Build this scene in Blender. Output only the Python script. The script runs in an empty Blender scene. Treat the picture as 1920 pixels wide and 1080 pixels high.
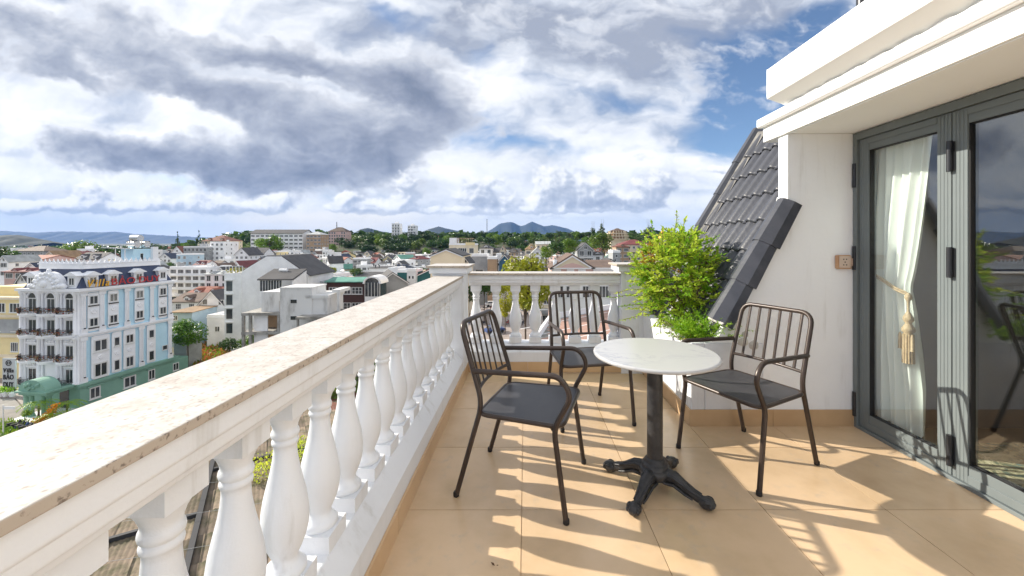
import bpy, math, random
from mathutils import Vector, Matrix

R = math.radians
random.seed(11)
HAZE = True
S = bpy.context.scene
COL = S.collection
PI = math.pi

# ------------------------------------------------------------------ camera
CAM_H = 1.32
F = 746.0                      # focal length in photo pixels (1920 wide)
cam_d = bpy.data.cameras.new('camera')
cam = bpy.data.objects.new('camera', cam_d)
COL.objects.link(cam)
cam.location = (0, 0, CAM_H)
cam.rotation_euler = (R(90), 0, 0)
cam_d.sensor_width = 36.0
cam_d.lens = F / 1920 * 36.0
cam_d.shift_x = (960 - 985) / 1920
cam_d.shift_y = (455 - 540) / 1920
cam_d.clip_start = 0.02
cam_d.clip_end = 60000
S.camera = cam

def P(px, py, d):
    return Vector(((px - 985) / F * d, d, CAM_H - (py - 455) / F * d))

# ------------------------------------------------------------------ view
S.view_settings.view_transform = 'Standard'
S.view_settings.look = 'None'
S.view_settings.exposure = 0.62
S.view_settings.gamma = 1.0
S.view_settings.use_curve_mapping = False
S.render.engine = 'CYCLES'
S.cycles.use_denoising = True
S.cycles.max_bounces = 10
S.cycles.diffuse_bounces = 5
S.cycles.transparent_max_bounces = 24
S.cycles.volume_bounces = 1
S.cycles.sample_clamp_indirect = 8

# ------------------------------------------------------------------ world
SUN_EL = R(28.5)
SUN_DIR = Vector((-0.952 * math.cos(SUN_EL), 0.308 * math.cos(SUN_EL), math.sin(SUN_EL)))

def node(nt, t, ins=None, **kw):
    n = nt.nodes.new(t)
    for k, v in kw.items():
        setattr(n, k, v)
    if ins:
        for k, v in ins.items():
            s = n.inputs[k]
            if isinstance(v, bpy.types.NodeSocket):
                nt.links.new(v, s)
            else:
                s.default_value = v
    return n

def math_n(nt, op, a, b=None, c=None, clamp=False):
    ins = {0: a}
    if b is not None:
        ins[1] = b
    if c is not None:
        ins[2] = c
    return node(nt, 'ShaderNodeMath', ins, operation=op, use_clamp=clamp).outputs[0]

def vmath(nt, op, a, b=None, out=0):
    ins = {0: a}
    if b is not None:
        ins[1] = b
    return node(nt, 'ShaderNodeVectorMath', ins, operation=op).outputs[out]

def smooth(nt, v, a, b, lo=0.0, hi=1.0):
    return node(nt, 'ShaderNodeMapRange', {0: v, 1: a, 2: b, 3: lo, 4: hi}, interpolation_type='SMOOTHSTEP').outputs[0]

def azel(px, py):
    return math.atan2(px - 985, F), math.atan2(455 - py, math.hypot(F, px - 985))

# ---- cloud field, computed with numpy over directions (azimuth from +Y towards +X, elevation), radians
import numpy as np
def _perlin(x, y, seed):
    rs = np.random.RandomState(seed)
    n = 256
    ang = rs.rand(n, n).astype(np.float32) * 2 * np.pi
    gx, gy = np.cos(ang), np.sin(ang)
    xi, yi = np.floor(x).astype(np.int32), np.floor(y).astype(np.int32)
    fx, fy = (x - xi).astype(np.float32), (y - yi).astype(np.float32)
    x0, x1, y0, y1 = xi & 255, (xi + 1) & 255, yi & 255, (yi + 1) & 255
    u, v = fx * fx * fx * (fx * (fx * 6 - 15) + 10), fy * fy * fy * (fy * (fy * 6 - 15) + 10)
    a = gx[y0, x0] * fx + gy[y0, x0] * fy
    b = gx[y0, x1] * (fx - 1) + gy[y0, x1] * fy
    c = gx[y1, x0] * fx + gy[y1, x0] * (fy - 1)
    d = gx[y1, x1] * (fx - 1) + gy[y1, x1] * (fy - 1)
    return ((a * (1 - u) + b * u) * (1 - v) + (c * (1 - u) + d * u) * v) * 1.42
def _fbm(x, y, seed, octs=6, gain=0.52, lac=2.03, billow=False):
    o = np.zeros_like(x, dtype=np.float32); a = 1.0; t = 0.0
    for k in range(octs):
        p = _perlin(x + 17.3 * k, y - 9.1 * k, seed + k)
        if billow: p = 1.0 - 2.2 * np.abs(p)
        o += a * p; t += a
        a *= gain; x = x * lac; y = y * lac
    return o / t
def _ss(v, a, b):
    t = np.clip((v - a) / (b - a), 0, 1)
    return t * t * (3 - 2 * t)
def clouds(az, el):
    """returns rgb (sRGB display values 0..1) and alpha over clear sky"""
    az = az.astype(np.float32); el = el.astype(np.float32)
    # picture-like angular coordinates in units of 100 photo pixels near the centre of view
    U = np.sin(np.clip(az, -1.4, 1.4)) * 7.46 / np.maximum(np.cos(np.clip(az, -1.25, 1.25)), 0.3)
    V = np.tan(np.clip(el, -0.2, 1.3)) * 7.46 / np.maximum(np.cos(np.clip(az, -1.25, 1.25)), 0.3)
    ze = np.sin(np.maximum(el, 0)) + 0.10
    qx, qy = np.cos(el) * np.sin(az) / ze, np.cos(el) * np.cos(az) / ze
    front = _ss(np.cos(az) - 0.25 * np.maximum(el - .5, 0), 0.25, 0.5) * _ss(el, 0.95, 0.65)
    X, Y = 9.85 + U, 4.55 - V                       # photo pixels / 100
    w1, w2 = _fbm(X * .55, Y * .8, 3, 5), _fbm(X * .55, Y * .8, 23, 5)
    def blob(x, y, px, py, rx, ry, ang=0.0):
        c, s = np.cos(np.radians(ang)), np.sin(np.radians(ang))
        dx, dy = x - px / 100, y - py / 100
        a, b = (dx * c + dy * s) / (rx / 100), (-dx * s + dy * c) / (ry / 100)
        return np.exp(-(a * a + b * b))
    def total(x, y, lst):
        o = 0
        for (amp, *p) in lst: o = o + amp * blob(x, y, *p)
        return o
    xw, yw = X + w1 * .8, Y + w2 * .45
    # ---------------- thin high layer
    s1 = _fbm(qx * .7 + qy * .3, qy * 1.1 - qx * .2, 51, 6, .50)
    s2 = _fbm(xw * .62 + yw * .55, yw * 1.15 - xw * .25, 61, 7, .52)
    blue = total(xw, yw, [(2.6, 1392, 170, 85, 105, 0), (2.0, 1535, 55, 90, 38, -30), (.6, 1000, 278, 150, 20, 6), (.8, 725, 25, 55, 26, 25), (.5, 905, 110, 20, 70, 0),
                          (.45, 1040, 165, 110, 24, 12), (.5, 1180, 190, 80, 18, 5), (.55, 890, 225, 50, 20, 8), (.5, 1190, 285, 120, 16, 0), (.45, 1290, 72, 40, 14, 0), (.5, 320, 345, 70, 12, 8), (.4, 800, 40, 20, 30, 0)])
    thick = .62 + .55 * s1 + .5 * s2
    aA = _ss(thick - .85 * blue * front, -.34, .60) * .97
    gry = total(xw, yw, [(1.25, 1130, 45, 340, 85, 0), (1.1, 1340, 55, 190, 65, -18), (.35, 830, 40, 130, 50, 0), (.3, 300, 60, 400, 90, 0)]) * front
    tA = np.clip(.34 - .95 * s2 - .35 * s1 + gry * .6, 0, 1)
    def ramp(t, st):
        xs = [a for a, _ in st]
        return np.stack([np.interp(t, xs, [c[i] for _, c in st]) for i in range(3)], -1)
    rgb = ramp(tA, [(0, (.995, .995, .995)), (.30, (.925, .937, .96)), (.6, (.80, .825, .87)), (1, (.63, .66, .725))])
    alpha = aA
    def over(rgb, alpha, c, a):
        na = a + alpha * (1 - a)
        k = (a / np.maximum(na, 1e-4))[..., None]
        return rgb * (1 - k) + c * k, na
    # ---------------- grey stratocumulus banks
    def bank(x, y):
        xx, yy = x + w1 * .7 + .18 * wd1, y + w2 * .4 + .12 * wd2
        D = total(xx, yy, [(.62, 120, 70, 300, 55, 8), (.65, 340, 165, 170, 45, 16), (.62, 90, 128, 110, 32, 18), (.55, 470, 100, 230, 36, 14), (.62, 650, 130, 190, 55, 10),
                           (1.0, 790, 190, 95, 66, 25), (.95, 190, 280, 190, 44, 8), (.75, 400, 302, 200, 38, 8), (1.05, 590, 305, 200, 50, 6), (.68, 560, 222, 200, 50, 12), (.75, 725, 258, 110, 45, 18),
                           (.35, 60, 15, 220, 40, 0), (-1.25, 262, 212, 130, 22, 4), (-.8, 40, 268, 55, 50, 0), (-.45, 600, 168, 150, 10, 14), (-.5, 60, 178, 80, 16, 8), (-.55, 680, 45, 80, 36, 10),
                           (-.4, 560, 275, 90, 9, 12), (.28, 1120, 20, 260, 40, 0), (-.5, 830, 275, 60, 30, 20)])
        return D
    wd1, wd2 = _fbm(X * 2.2, Y * 3, 33, 6, .6), _fbm(X * 2.2, Y * 3, 43, 6, .6)
    det = _fbm(xw * .9 + yw * .5, yw * 1.9 - xw * .45, 71, 8, .56)
    gen = _fbm(qx * .8, qy * .8, 81, 7, .55)
    base = bank(X, Y)
    D = (base + .85 * det + .25 * wd1) * front + (1 - front) * (.06 + 1.1 * gen) + .25 * gen * front
    aB = _ss(D, .02, .62) * .97
    # lit rims: towards the sun (upper left) the bank is thinner and glows
    relief = base - bank(X - .16, Y - .20) + .8 * (det - _fbm(xw * .9 + yw * .5 - .22, yw * 1.9 - xw * .45 - .26, 71, 5, .56)) * front
    t = np.clip(D * .84 - .42 * relief, 0, 1.25)
    cB = ramp(t, [(.06, (.985, .985, .985)), (.22, (.90, .912, .938)), (.42, (.80, .815, .85)), (.68, (.685, .71, .765)), (.95, (.585, .615, .685)), (1.25, (.48, .52, .60))])
    rgb, alpha = over(rgb, alpha, cB, aB)
    # ---------------- pale air above the horizon
    hz = _ss(V, 1.05, .05) * .93
    cream = np.clip(blob(xw, Y, 625, 410, 190, 24) * 1.25 + .25 * blob(xw, Y, 900, 425, 300, 10), 0, 1)[..., None] * front[..., None]
    low = ramp(V, [(0, (.92, .935, .955)), (.35, (.86, .89, .93)), (.7, (.89, .91, .94)), (1.2, (.93, .94, .955))])
    rgb, alpha = over(rgb, alpha, low * (1 - cream) + np.array([.985, .945, .875]) * cream, hz)
    # ---------------- cumulus heaps
    wc1, wc2 = _fbm(X * 1.6, Y * 2.0, 91, 4), _fbm(X * 1.6, Y * 2.0, 92, 4)
    lst = [(1.0, 110, 388, 90, 13, 0), (1.25, 165, 368, 36, 26, 0), (1.0, 215, 388, 35, 14, 0), (1.1, 30, 386, 32, 15, 0), (.75, 300, 380, 50, 18, 0), (.8, 440, 392, 100, 14, 0), (.85, 400, 372, 42, 20, 0), (.85, 512, 376, 36, 20, 0),
           (.85, 690, 388, 85, 15, 0), (.95, 752, 356, 36, 30, 0), (.7, 655, 368, 30, 16, 0), (1.0, 900, 362, 56, 36, 0), (.55, 870, 396, 170, 8, 0), (1.05, 1036, 352, 42, 42, 0), (.6, 1010, 382, 50, 13, 0),
           (.85, 1150, 374, 75, 16, 0), (1.0, 1222, 348, 46, 34, 0), (.9, 1112, 350, 34, 24, 0), (.5, 1090, 394, 160, 7, 0), (.55, 1340, 318, 70, 10, 0), (.62, 335, 435, 40, 5, 0), (.58, 400, 437, 36, 4, 0), (.58, 262, 435, 18, 5, 0), (.4, 1000, 411, 120, 4, 0)]
    nb1 = _fbm(X * 1.7, Y * 2.1, 101, 5, .5, 2.1, True)
    def cum(x, y):
        xx, yy = x + wc1 * .16, y + wc2 * .09
        c = total(xx, yy, lst)
        c = c / (1 + .5 * np.maximum(c - .6, 0))
        return c + .42 * (_fbm(x * 1.7, y * 2.1, 101, 6, .5, 2.1, True) - .1)
    c1 = cum(X, Y)
    c2 = cum(X - .14, Y - .16)
    c3 = cum(X - .05, Y - .06)
    aC = _ss(c1, .47, .74) * front * .95 * _ss(V, .30, .75)
    lit = .47 + .55 * (c1 - c2) + .7 * (c1 - c3) - .12 * np.clip(c1 - .8, 0, 1)
    cC = ramp(np.clip(lit, 0, 1.1), [(0, (.60, .64, .72)), (.3, (.665, .70, .77)), (.5, (.755, .785, .84)), (.70, (.93, .937, .95)), (.95, (1.0, .995, .99))])
    # heaps on the right are duller
    rgb, alpha = over(rgb, alpha, cC, aC)
    return np.clip(rgb, 0, 1), np.clip(alpha, 0, 1)

def build_world():
    w = bpy.data.worlds.new('World')
    S.world = w
    w.use_nodes = True
    nt = w.node_tree
    nt.nodes.clear()
    # cloud field generated over the whole dome, finer where the detail is
    NW, NH = 4096, 2048
    lin = lambda c: np.where(c <= 0.04045, c / 12.92, ((c + 0.055) / 1.055) ** 2.4)
    def field(u0, u1, v0, v1, step):
        us, vs = np.arange(u0, u1, step) + step / 2, np.arange(v0, v1, step) + step / 2
        uu, vv = np.meshgrid(us, vs)
        az = PI / 2 - (0.5 - uu / NW) * 2 * PI
        az = (az + PI) % (2 * PI) - PI
        c, al = clouds(az, (vv / NH - 0.5) * PI)
        return np.concatenate([lin(c), al[..., None]], -1).astype(np.float32)
    buf = np.zeros((NH, NW, 4), np.float32)
    low = field(0, NW, 1000, NH, 8)
    buf[1000:] = np.repeat(np.repeat(low, 8, 0), 8, 1)[:NH - 1000]
    buf[:1000] = buf[1000:1001]
    u0, u1, v0, v1 = 3072 - 700, 3072 + 640, 1004, 1430      # azimuth 0 (straight ahead) falls on u = 0.25 or 0.75
    ua = int((0.5 - (PI / 2) / (2 * PI)) * NW)
    u0, u1 = ua - 720, ua + 700
    hi = field(u0, u1, v0, v1, 1)
    f = np.minimum.outer(np.clip(np.minimum(np.arange(v1 - v0) + 40, v1 - v0 - 1 - np.arange(v1 - v0)) / 30.0, 0, 1), np.clip(np.minimum(np.arange(u1 - u0), u1 - u0 - 1 - np.arange(u1 - u0)) / 30.0, 0, 1))[..., None]
    buf[v0:v1, u0:u1] = buf[v0:v1, u0:u1] * (1 - f) + hi * f
    buf[:v0] = buf[v0:v0 + 1]
    gen = node(nt, 'ShaderNodeTexCoord').outputs['Generated']
    def env(name, arr):
        im = bpy.data.images.new(name, NW, NH, alpha=False, float_buffer=True)
        im.colorspace_settings.name = 'Linear Rec.709'
        im.pixels.foreach_set(arr.ravel())
        im.update()
        im.pack()
        return node(nt, 'ShaderNodeTexEnvironment', {'Vector': gen}, image=im, interpolation='Linear').outputs['Color']
    al = buf[..., 3:4].copy()
    buf[..., 3] = 1.0
    c_col, c_al = env('cloud_colour', buf), env('cloud_cover', np.concatenate([al, al, al, np.ones_like(al)], -1))
    sky = node(nt, 'ShaderNodeTexSky', sky_type='NISHITA')
    sky.sun_disc = False
    sky.sun_elevation = SUN_EL
    sky.sun_rotation = math.atan2(SUN_DIR.x, SUN_DIR.y)
    sky.altitude = 1400
    sky.dust_density = 0.4
    sky.ozone_density = 2.5
    bg0 = node(nt, 'ShaderNodeBackground', {0: sky.outputs[0], 1: 0.10}).outputs[0]
    bg1 = node(nt, 'ShaderNodeBackground', {0: c_col, 1: 0.76}).outputs[0]
    sh = node(nt, 'ShaderNodeMixShader', {0: c_al, 1: bg0, 2: bg1}).outputs[0]
    node(nt, 'ShaderNodeOutputWorld', {0: sh})

build_world()

sun_d = bpy.data.lights.new('sun', 'SUN')
sun_d.energy = 5.0
sun_d.angle = R(0.53)
sun_d.color = (1.0, 0.92, 0.79)
sun = bpy.data.objects.new('sun', sun_d)
COL.objects.link(sun)
sun.rotation_euler = SUN_DIR.to_track_quat('Z', 'Y').to_euler()

# ------------------------------------------------------------------ mesh helpers
class MB:
    def __init__(self):
        self.v, self.f, self.m, self.s = [], [], [], []

    def add(self, vs, fs, mi=0, smooth=False, M=None):
        o = len(self.v)
        if M is not None:
            vs = [M @ Vector(p) for p in vs]
        self.v.extend([tuple(p) for p in vs])
        for f in fs:
            self.f.append(tuple(i + o for i in f))
            self.m.append(mi)
            self.s.append(smooth)
        return self

    def box(self, x0, y0, z0, x1, y1, z1, mi=0, M=None):
        if x0 > x1: x0, x1 = x1, x0
        if y0 > y1: y0, y1 = y1, y0
        if z0 > z1: z0, z1 = z1, z0
        vs = [(x0, y0, z0), (x1, y0, z0), (x1, y1, z0), (x0, y1, z0), (x0, y0, z1), (x1, y0, z1), (x1, y1, z1), (x0, y1, z1)]
        fs = [(3, 2, 1, 0), (4, 5, 6, 7), (0, 1, 5, 4), (1, 2, 6, 5), (2, 3, 7, 6), (3, 0, 4, 7)]
        return self.add(vs, fs, mi, False, M)

    def prism(self, poly, h0, h1, axis='z', mi=0, M=None, smooth=False):
        def mk(a, b, h):
            return {'z': (a, b, h), 'y': (a, h, b), 'x': (h, a, b)}[axis]
        n = len(poly)
        vs = [mk(a, b, h0) for a, b in poly] + [mk(a, b, h1) for a, b in poly]
        fs = [tuple(range(n))[::-1], tuple(range(n, 2 * n))]
        self.add(vs, fs, mi, False, M)
        self.add(vs, [(i, (i + 1) % n, n + (i + 1) % n, n + i) for i in range(n)], mi, smooth, M)
        return self

    def tube(self, pts, r, n=8, mi=0, closed=False, cap=True, M=None, flat=1.0):
        pts = [Vector(p) for p in pts]
        k = len(pts)
        rs = r if isinstance(r, (list, tuple)) else [r] * k
        tang = []
        for i in range(k):
            a = pts[i - 1] if (i > 0 or closed) else pts[i]
            b = pts[(i + 1) % k] if (i < k - 1 or closed) else pts[i]
            tang.append((b - a).normalized())
        up = Vector((0, 0, 1)) if abs(tang[0].z) < 0.9 else Vector((1, 0, 0))
        nrm = (up - tang[0] * up.dot(tang[0])).normalized()
        vs = []
        for i in range(k):
            if i:
                nrm = nrm - tang[i] * nrm.dot(tang[i])
                if nrm.length < 1e-6:
                    nrm = tang[i].orthogonal()
                nrm.normalize()
            bi = tang[i].cross(nrm)
            for j in range(n):
                a = 2 * PI * j / n
                vs.append(pts[i] + nrm * (math.cos(a) * rs[i]) + bi * (math.sin(a) * rs[i] * flat))
        fs = []
        for i in range(k if closed else k - 1):
            for j in range(n):
                a, b = i * n + j, i * n + (j + 1) % n
                c, d = ((i + 1) % k) * n + (j + 1) % n, ((i + 1) % k) * n + j
                fs.append((a, b, c, d))
        self.add(vs, fs, mi, True, M)
        if cap and not closed:
            self.add([tuple(v) for v in vs[:n]], [tuple(range(n))[::-1]], mi, False, M)
            self.add([tuple(v) for v in vs[-n:]], [tuple(range(n))], mi, False, M)
        return self

    def lathe(self, prof, n=24, mi=0, M=None, smooth=True):
        vs, fs = [], []
        for r, z in prof:
            for j in range(n):
                a = 2 * PI * j / n
                vs.append((r * math.cos(a), r * math.sin(a), z))
        for i in range(len(prof) - 1):
            for j in range(n):
                fs.append((i * n + j, i * n + (j + 1) % n, (i + 1) * n + (j + 1) % n, (i + 1) * n + j))
        self.add(vs, fs, mi, smooth, M)
        self.add(vs[:n], [tuple(range(n))[::-1]], mi, False, M)
        self.add(vs[-n:], [tuple(range(n))], mi, False, M)
        return self

    def ball(self, c, r, n=10, mi=0, sc=(1, 1, 1), M=None):
        vs, fs = [], []
        m = max(4, n // 2 + 1)
        for i in range(m + 1):
            t = PI * i / m
            for j in range(n):
                a = 2 * PI * j / n
                vs.append((c[0] + r * sc[0] * math.sin(t) * math.cos(a), c[1] + r * sc[1] * math.sin(t) * math.sin(a), c[2] - r * sc[2] * math.cos(t)))
        for i in range(m):
            for j in range(n):
                fs.append((i * n + j, i * n + (j + 1) % n, (i + 1) * n + (j + 1) % n, (i + 1) * n + j))
        return self.add(vs, fs, mi, True, M)

    def mesh(self, name, mats):
        me = bpy.data.meshes.new(name)
        me.from_pydata(self.v, [], self.f)
        mats = mats if isinstance(mats, (list, tuple)) else [mats]
        for m in mats:
            me.materials.append(m)
        me.polygons.foreach_set('material_index', self.m)
        me.polygons.foreach_set('use_smooth', self.s)
        me.update()
        return me

    def build(self, name, mats, parent=None, loc=None, bevel=0, seg=2, rz=0):
        o = bpy.data.objects.new(name, self.mesh(name, mats))
        COL.objects.link(o)
        if parent: o.parent = parent
        if loc is not None: o.location = loc
        if rz: o.rotation_euler = (0, 0, rz)
        if bevel:
            b = o.modifiers.new('bevel', 'BEVEL')
            b.width = bevel
            b.segments = seg
            b.limit_method = 'ANGLE'
            b.angle_limit = R(40)
        return o

def inst(name, me, parent=None, loc=(0, 0, 0), rot=(0, 0, 0), sc=(1, 1, 1)):
    o = bpy.data.objects.new(name, me)
    COL.objects.link(o)
    o.parent = parent
    o.location, o.rotation_euler, o.scale = loc, rot, sc
    return o

def tag(o, label=None, cat=None, group=None, kind=None):
    if label: o['label'] = label
    if cat: o['category'] = cat
    if group: o['group'] = group
    if kind: o['kind'] = kind
    return o

def thing(name, label, cat, loc=(0, 0, 0), rz=0, group=None):
    o = bpy.data.objects.new(name, None)
    COL.objects.link(o)
    o.location = loc
    o.rotation_euler = (0, 0, rz)
    o.empty_display_size = 0.2
    return tag(o, label, cat, group)

def copy_tree(o, parent=None):
    c = o.copy()
    COL.objects.link(c)
    if parent is not None: c.parent = parent
    for ch in list(o.children):
        copy_tree(ch, c)
    return c

def fillet(pts, rad, n=5):
    pts = [Vector(p) for p in pts]
    out = [pts[0]]
    for i in range(1, len(pts) - 1):
        a, b, c = pts[i - 1], pts[i], pts[i + 1]
        r = rad[i - 1] if isinstance(rad, (list, tuple)) else rad
        r1 = min(r, (a - b).length * 0.48, (c - b).length * 0.48)
        p0 = b + (a - b).normalized() * r1
        p1 = b + (c - b).normalized() * r1
        for k in range(n + 1):
            t = k / n
            out.append(p0 * (1 - t) ** 2 + b * 2 * t * (1 - t) + p1 * t ** 2)
    out.append(pts[-1])
    return out

def rrect(x0, y0, x1, y1, r, n=5):
    out = []
    for cx, cy, a0 in ((x1 - r, y1 - r, 0), (x0 + r, y1 - r, 90), (x0 + r, y0 + r, 180), (x1 - r, y0 + r, 270)):
        for k in range(n + 1):
            a = R(a0 + 90 * k / n)
            out.append((cx + r * math.cos(a), cy + r * math.sin(a)))
    return out

# ------------------------------------------------------------------ materials
MATS = {}
def mat(name, col, rough=0.6, col2=None, scale=4.0, detail=5, bump=0.0, bscale=None, metal=0.0, spec=0.5, lo=0.35, hi=0.65, rnd=0.0, sx=(1, 1, 1), world=False, drip=0.0):
    m = bpy.data.materials.new(name)
    m.use_nodes = True
    nt = m.node_tree
    b = nt.nodes['Principled BSDF']
    b.inputs['Roughness'].default_value = rough
    b.inputs['Metallic'].default_value = metal
    b.inputs['Specular IOR Level'].default_value = spec
    c = (*col, 1)
    b.inputs['Base Color'].default_value = c
    tc = node(nt, 'ShaderNodeTexCoord')
    vec = node(nt, 'ShaderNodeNewGeometry').outputs['Position'] if world else tc.outputs['Object']
    if sx != (1, 1, 1):
        vec = node(nt, 'ShaderNodeMapping', {0: vec, 'Scale': sx}).outputs[0]
    out = None
    if col2 is not None:
        n = node(nt, 'ShaderNodeTexNoise', {'Vector': vec, 'Scale': scale, 'Detail': detail, 'Roughness': 0.6})
        f = smooth(nt, n.outputs['Fac'], lo, hi)
        mx = node(nt, 'ShaderNodeMix', {'Factor': f}, data_type='RGBA')
        mx.inputs[6].default_value = c
        mx.inputs[7].default_value = (*col2, 1)
        out = mx.outputs[2]
    if drip and out is not None:
        # faint rain streaks and grime with a shape of their own
        v2 = node(nt, 'ShaderNodeMapping', {0: vec, 'Scale': (16, 16, 1.3)}).outputs[0]
        n3 = node(nt, 'ShaderNodeTexNoise', {'Vector': v2, 'Scale': 1.0, 'Detail': 7, 'Roughness': 0.62})
        n4 = node(nt, 'ShaderNodeTexNoise', {'Vector': vec, 'Scale': 2.3, 'Detail': 3})
        g = math_n(nt, 'MULTIPLY', smooth(nt, n3.outputs['Fac'], 0.50, 0.72), smooth(nt, n4.outputs['Fac'], 0.42, 0.62, 0.0, drip))
        mg = node(nt, 'ShaderNodeMix', {'Factor': g}, data_type='RGBA')
        nt.links.new(out, mg.inputs[6])
        mg.inputs[7].default_value = (0.36, 0.34, 0.30, 1)
        out = mg.outputs[2]
    if rnd:
        oi = node(nt, 'ShaderNodeObjectInfo')
        v = node(nt, 'ShaderNodeMapRange', {0: oi.outputs['Random'], 3: 1 - rnd, 4: 1 + rnd}).outputs[0]
        hs = node(nt, 'ShaderNodeHueSaturation', {'Value': v})
        if out is not None: nt.links.new(out, hs.inputs['Color'])
        else: hs.inputs['Color'].default_value = c
        out = hs.outputs[0]
    if out is not None:
        nt.links.new(out, b.inputs['Base Color'])
    if bump:
        n2 = node(nt, 'ShaderNodeTexNoise', {'Vector': vec, 'Scale': bscale or scale * 4, 'Detail': 6, 'Roughness': 0.6})
        bp = node(nt, 'ShaderNodeBump', {'Height': n2.outputs['Fac'], 'Strength': bump, 'Distance': 0.02})
        nt.links.new(bp.outputs[0], b.inputs['Normal'])
    return m

def leaf_mat(name, c1, c2, scale=0.6, trans=0.40, rnd=0.18, hue=0.015):
    m = bpy.data.materials.new(name)
    m.use_nodes = True
    nt = m.node_tree
    nt.nodes.clear()
    tc = node(nt, 'ShaderNodeTexCoord')
    n = node(nt, 'ShaderNodeTexNoise', {'Vector': tc.outputs['Object'], 'Scale': scale, 'Detail': 6, 'Roughness': 0.75})
    f = smooth(nt, n.outputs['Fac'], 0.35, 0.65)
    mx = node(nt, 'ShaderNodeMix', {'Factor': f}, data_type='RGBA')
    mx.inputs[6].default_value = (*c1, 1)
    mx.inputs[7].default_value = (*c2, 1)
    oi = node(nt, 'ShaderNodeObjectInfo')
    v = node(nt, 'ShaderNodeMapRange', {0: oi.outputs['Random'], 3: 1 - rnd, 4: 1 + rnd}).outputs[0]
    h = node(nt, 'ShaderNodeMapRange', {0: oi.outputs['Random'], 3: 0.5 + hue, 4: 0.5 - hue}).outputs[0]
    hs = node(nt, 'ShaderNodeHueSaturation', {'Hue': h, 'Value': v, 'Color': mx.outputs[2]})
    d = node(nt, 'ShaderNodeBsdfPrincipled', {'Base Color': hs.outputs[0], 'Roughness': 0.38, 'Specular IOR Level': 0.5})
    t = node(nt, 'ShaderNodeBsdfTranslucent', {'Color': hs.outputs[0]})
    s = node(nt, 'ShaderNodeMixShader', {0: trans, 1: d.outputs[0], 2: t.outputs[0]})
    node(nt, 'ShaderNodeOutputMaterial', {0: s.outputs[0]})
    return m

def glass_mat(name, tint, refl, ior=1.9, rough=0.0):
    m = bpy.data.materials.new(name)
    m.use_nodes = True
    nt = m.node_tree
    nt.nodes.clear()
    lw = node(nt, 'ShaderNodeLayerWeight', {'Blend': 0.5})
    fac = math_n(nt, 'ADD', math_n(nt, 'MULTIPLY', math_n(nt, 'POWER', lw.outputs['Facing'], 4.0), 1 - refl), refl, clamp=True)
    t = node(nt, 'ShaderNodeBsdfTransparent', {'Color': (*tint, 1)})
    g = node(nt, 'ShaderNodeBsdfGlossy', {'Color': (0.95, 0.97, 1, 1), 'Roughness': rough})
    s = node(nt, 'ShaderNodeMixShader', {0: fac, 1: t.outputs[0], 2: g.outputs[0]})
    node(nt, 'ShaderNodeOutputMaterial', {0: s.outputs[0]})
    return m

M_white = mat('white_paint', (0.735, 0.755, 0.795), 0.5, (0.64, 0.655, 0.685), 1.7, 9, 0.10, 40, lo=0.48, hi=0.80, world=True, drip=0.40)
M_wall = mat('white_wall_render', (0.90, 0.92, 0.95), 0.7, (0.83, 0.845, 0.875), 0.9, 9, 0.14, 45, lo=0.45, hi=0.85, world=True, drip=0.22)
M_white2 = mat('bright_white_paint', (0.92, 0.925, 0.92), 0.6, (0.88, 0.885, 0.88), 0.8, 5, 0.03, 30)
M_tile = mat('floor_tile', (0.665, 0.485, 0.31), 0.27, (0.545, 0.39, 0.235), 1.9, 10, 0.02, 50, lo=0.38, hi=0.72, rnd=0.08, world=True, drip=0.30)
M_grout = mat('grout', (0.58, 0.43, 0.26), 0.9)
M_skirt = mat('skirting_tile', (0.60, 0.41, 0.235), 0.35, (0.53, 0.35, 0.195), 2.5, 6, rnd=0.05)
M_metal = mat('bronze_painted_metal', (0.060, 0.043, 0.035), 0.33, (0.042, 0.030, 0.026), 6, 5, metal=0.25)
M_seat = mat('charcoal_seat', (0.035, 0.036, 0.042), 0.42, (0.05, 0.05, 0.056), 5, 7)
M_cast = mat('black_cast_iron', (0.018, 0.019, 0.022), 0.42, (0.035, 0.035, 0.038), 18, 5, 0.25, 60)
M_alu = mat('grey_aluminium', (0.165, 0.190, 0.195), 0.4, (0.15, 0.175, 0.18), 2, 4, metal=0.0)
M_seal = mat('black_seal', (0.012, 0.012, 0.014), 0.6)
M_hinge = mat('dark_hinge_metal', (0.035, 0.037, 0.043), 0.35, metal=0.4)
M_rtile = mat('slate_grey_roof_tile', (0.040, 0.044, 0.058), 0.38, (0.060, 0.064, 0.080), 7, 7, 0.12, 35, rnd=0.12)
M_mortar = mat('rough_mortar', (0.46, 0.44, 0.41), 0.9, (0.62, 0.61, 0.58), 14, 6, 0.5, 40)
M_flash = mat('grey_mortar_flashing', (0.15, 0.145, 0.14), 0.9, (0.26, 0.25, 0.235), 9, 6, 0.4, 40)
M_soil = mat('soil', (0.16, 0.085, 0.04), 0.95, (0.27, 0.15, 0.06), 20, 6, 0.8, 50)
M_glass = glass_mat('door_glass', (0.975, 0.995, 0.985), 0.10)
M_curtain = None

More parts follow.
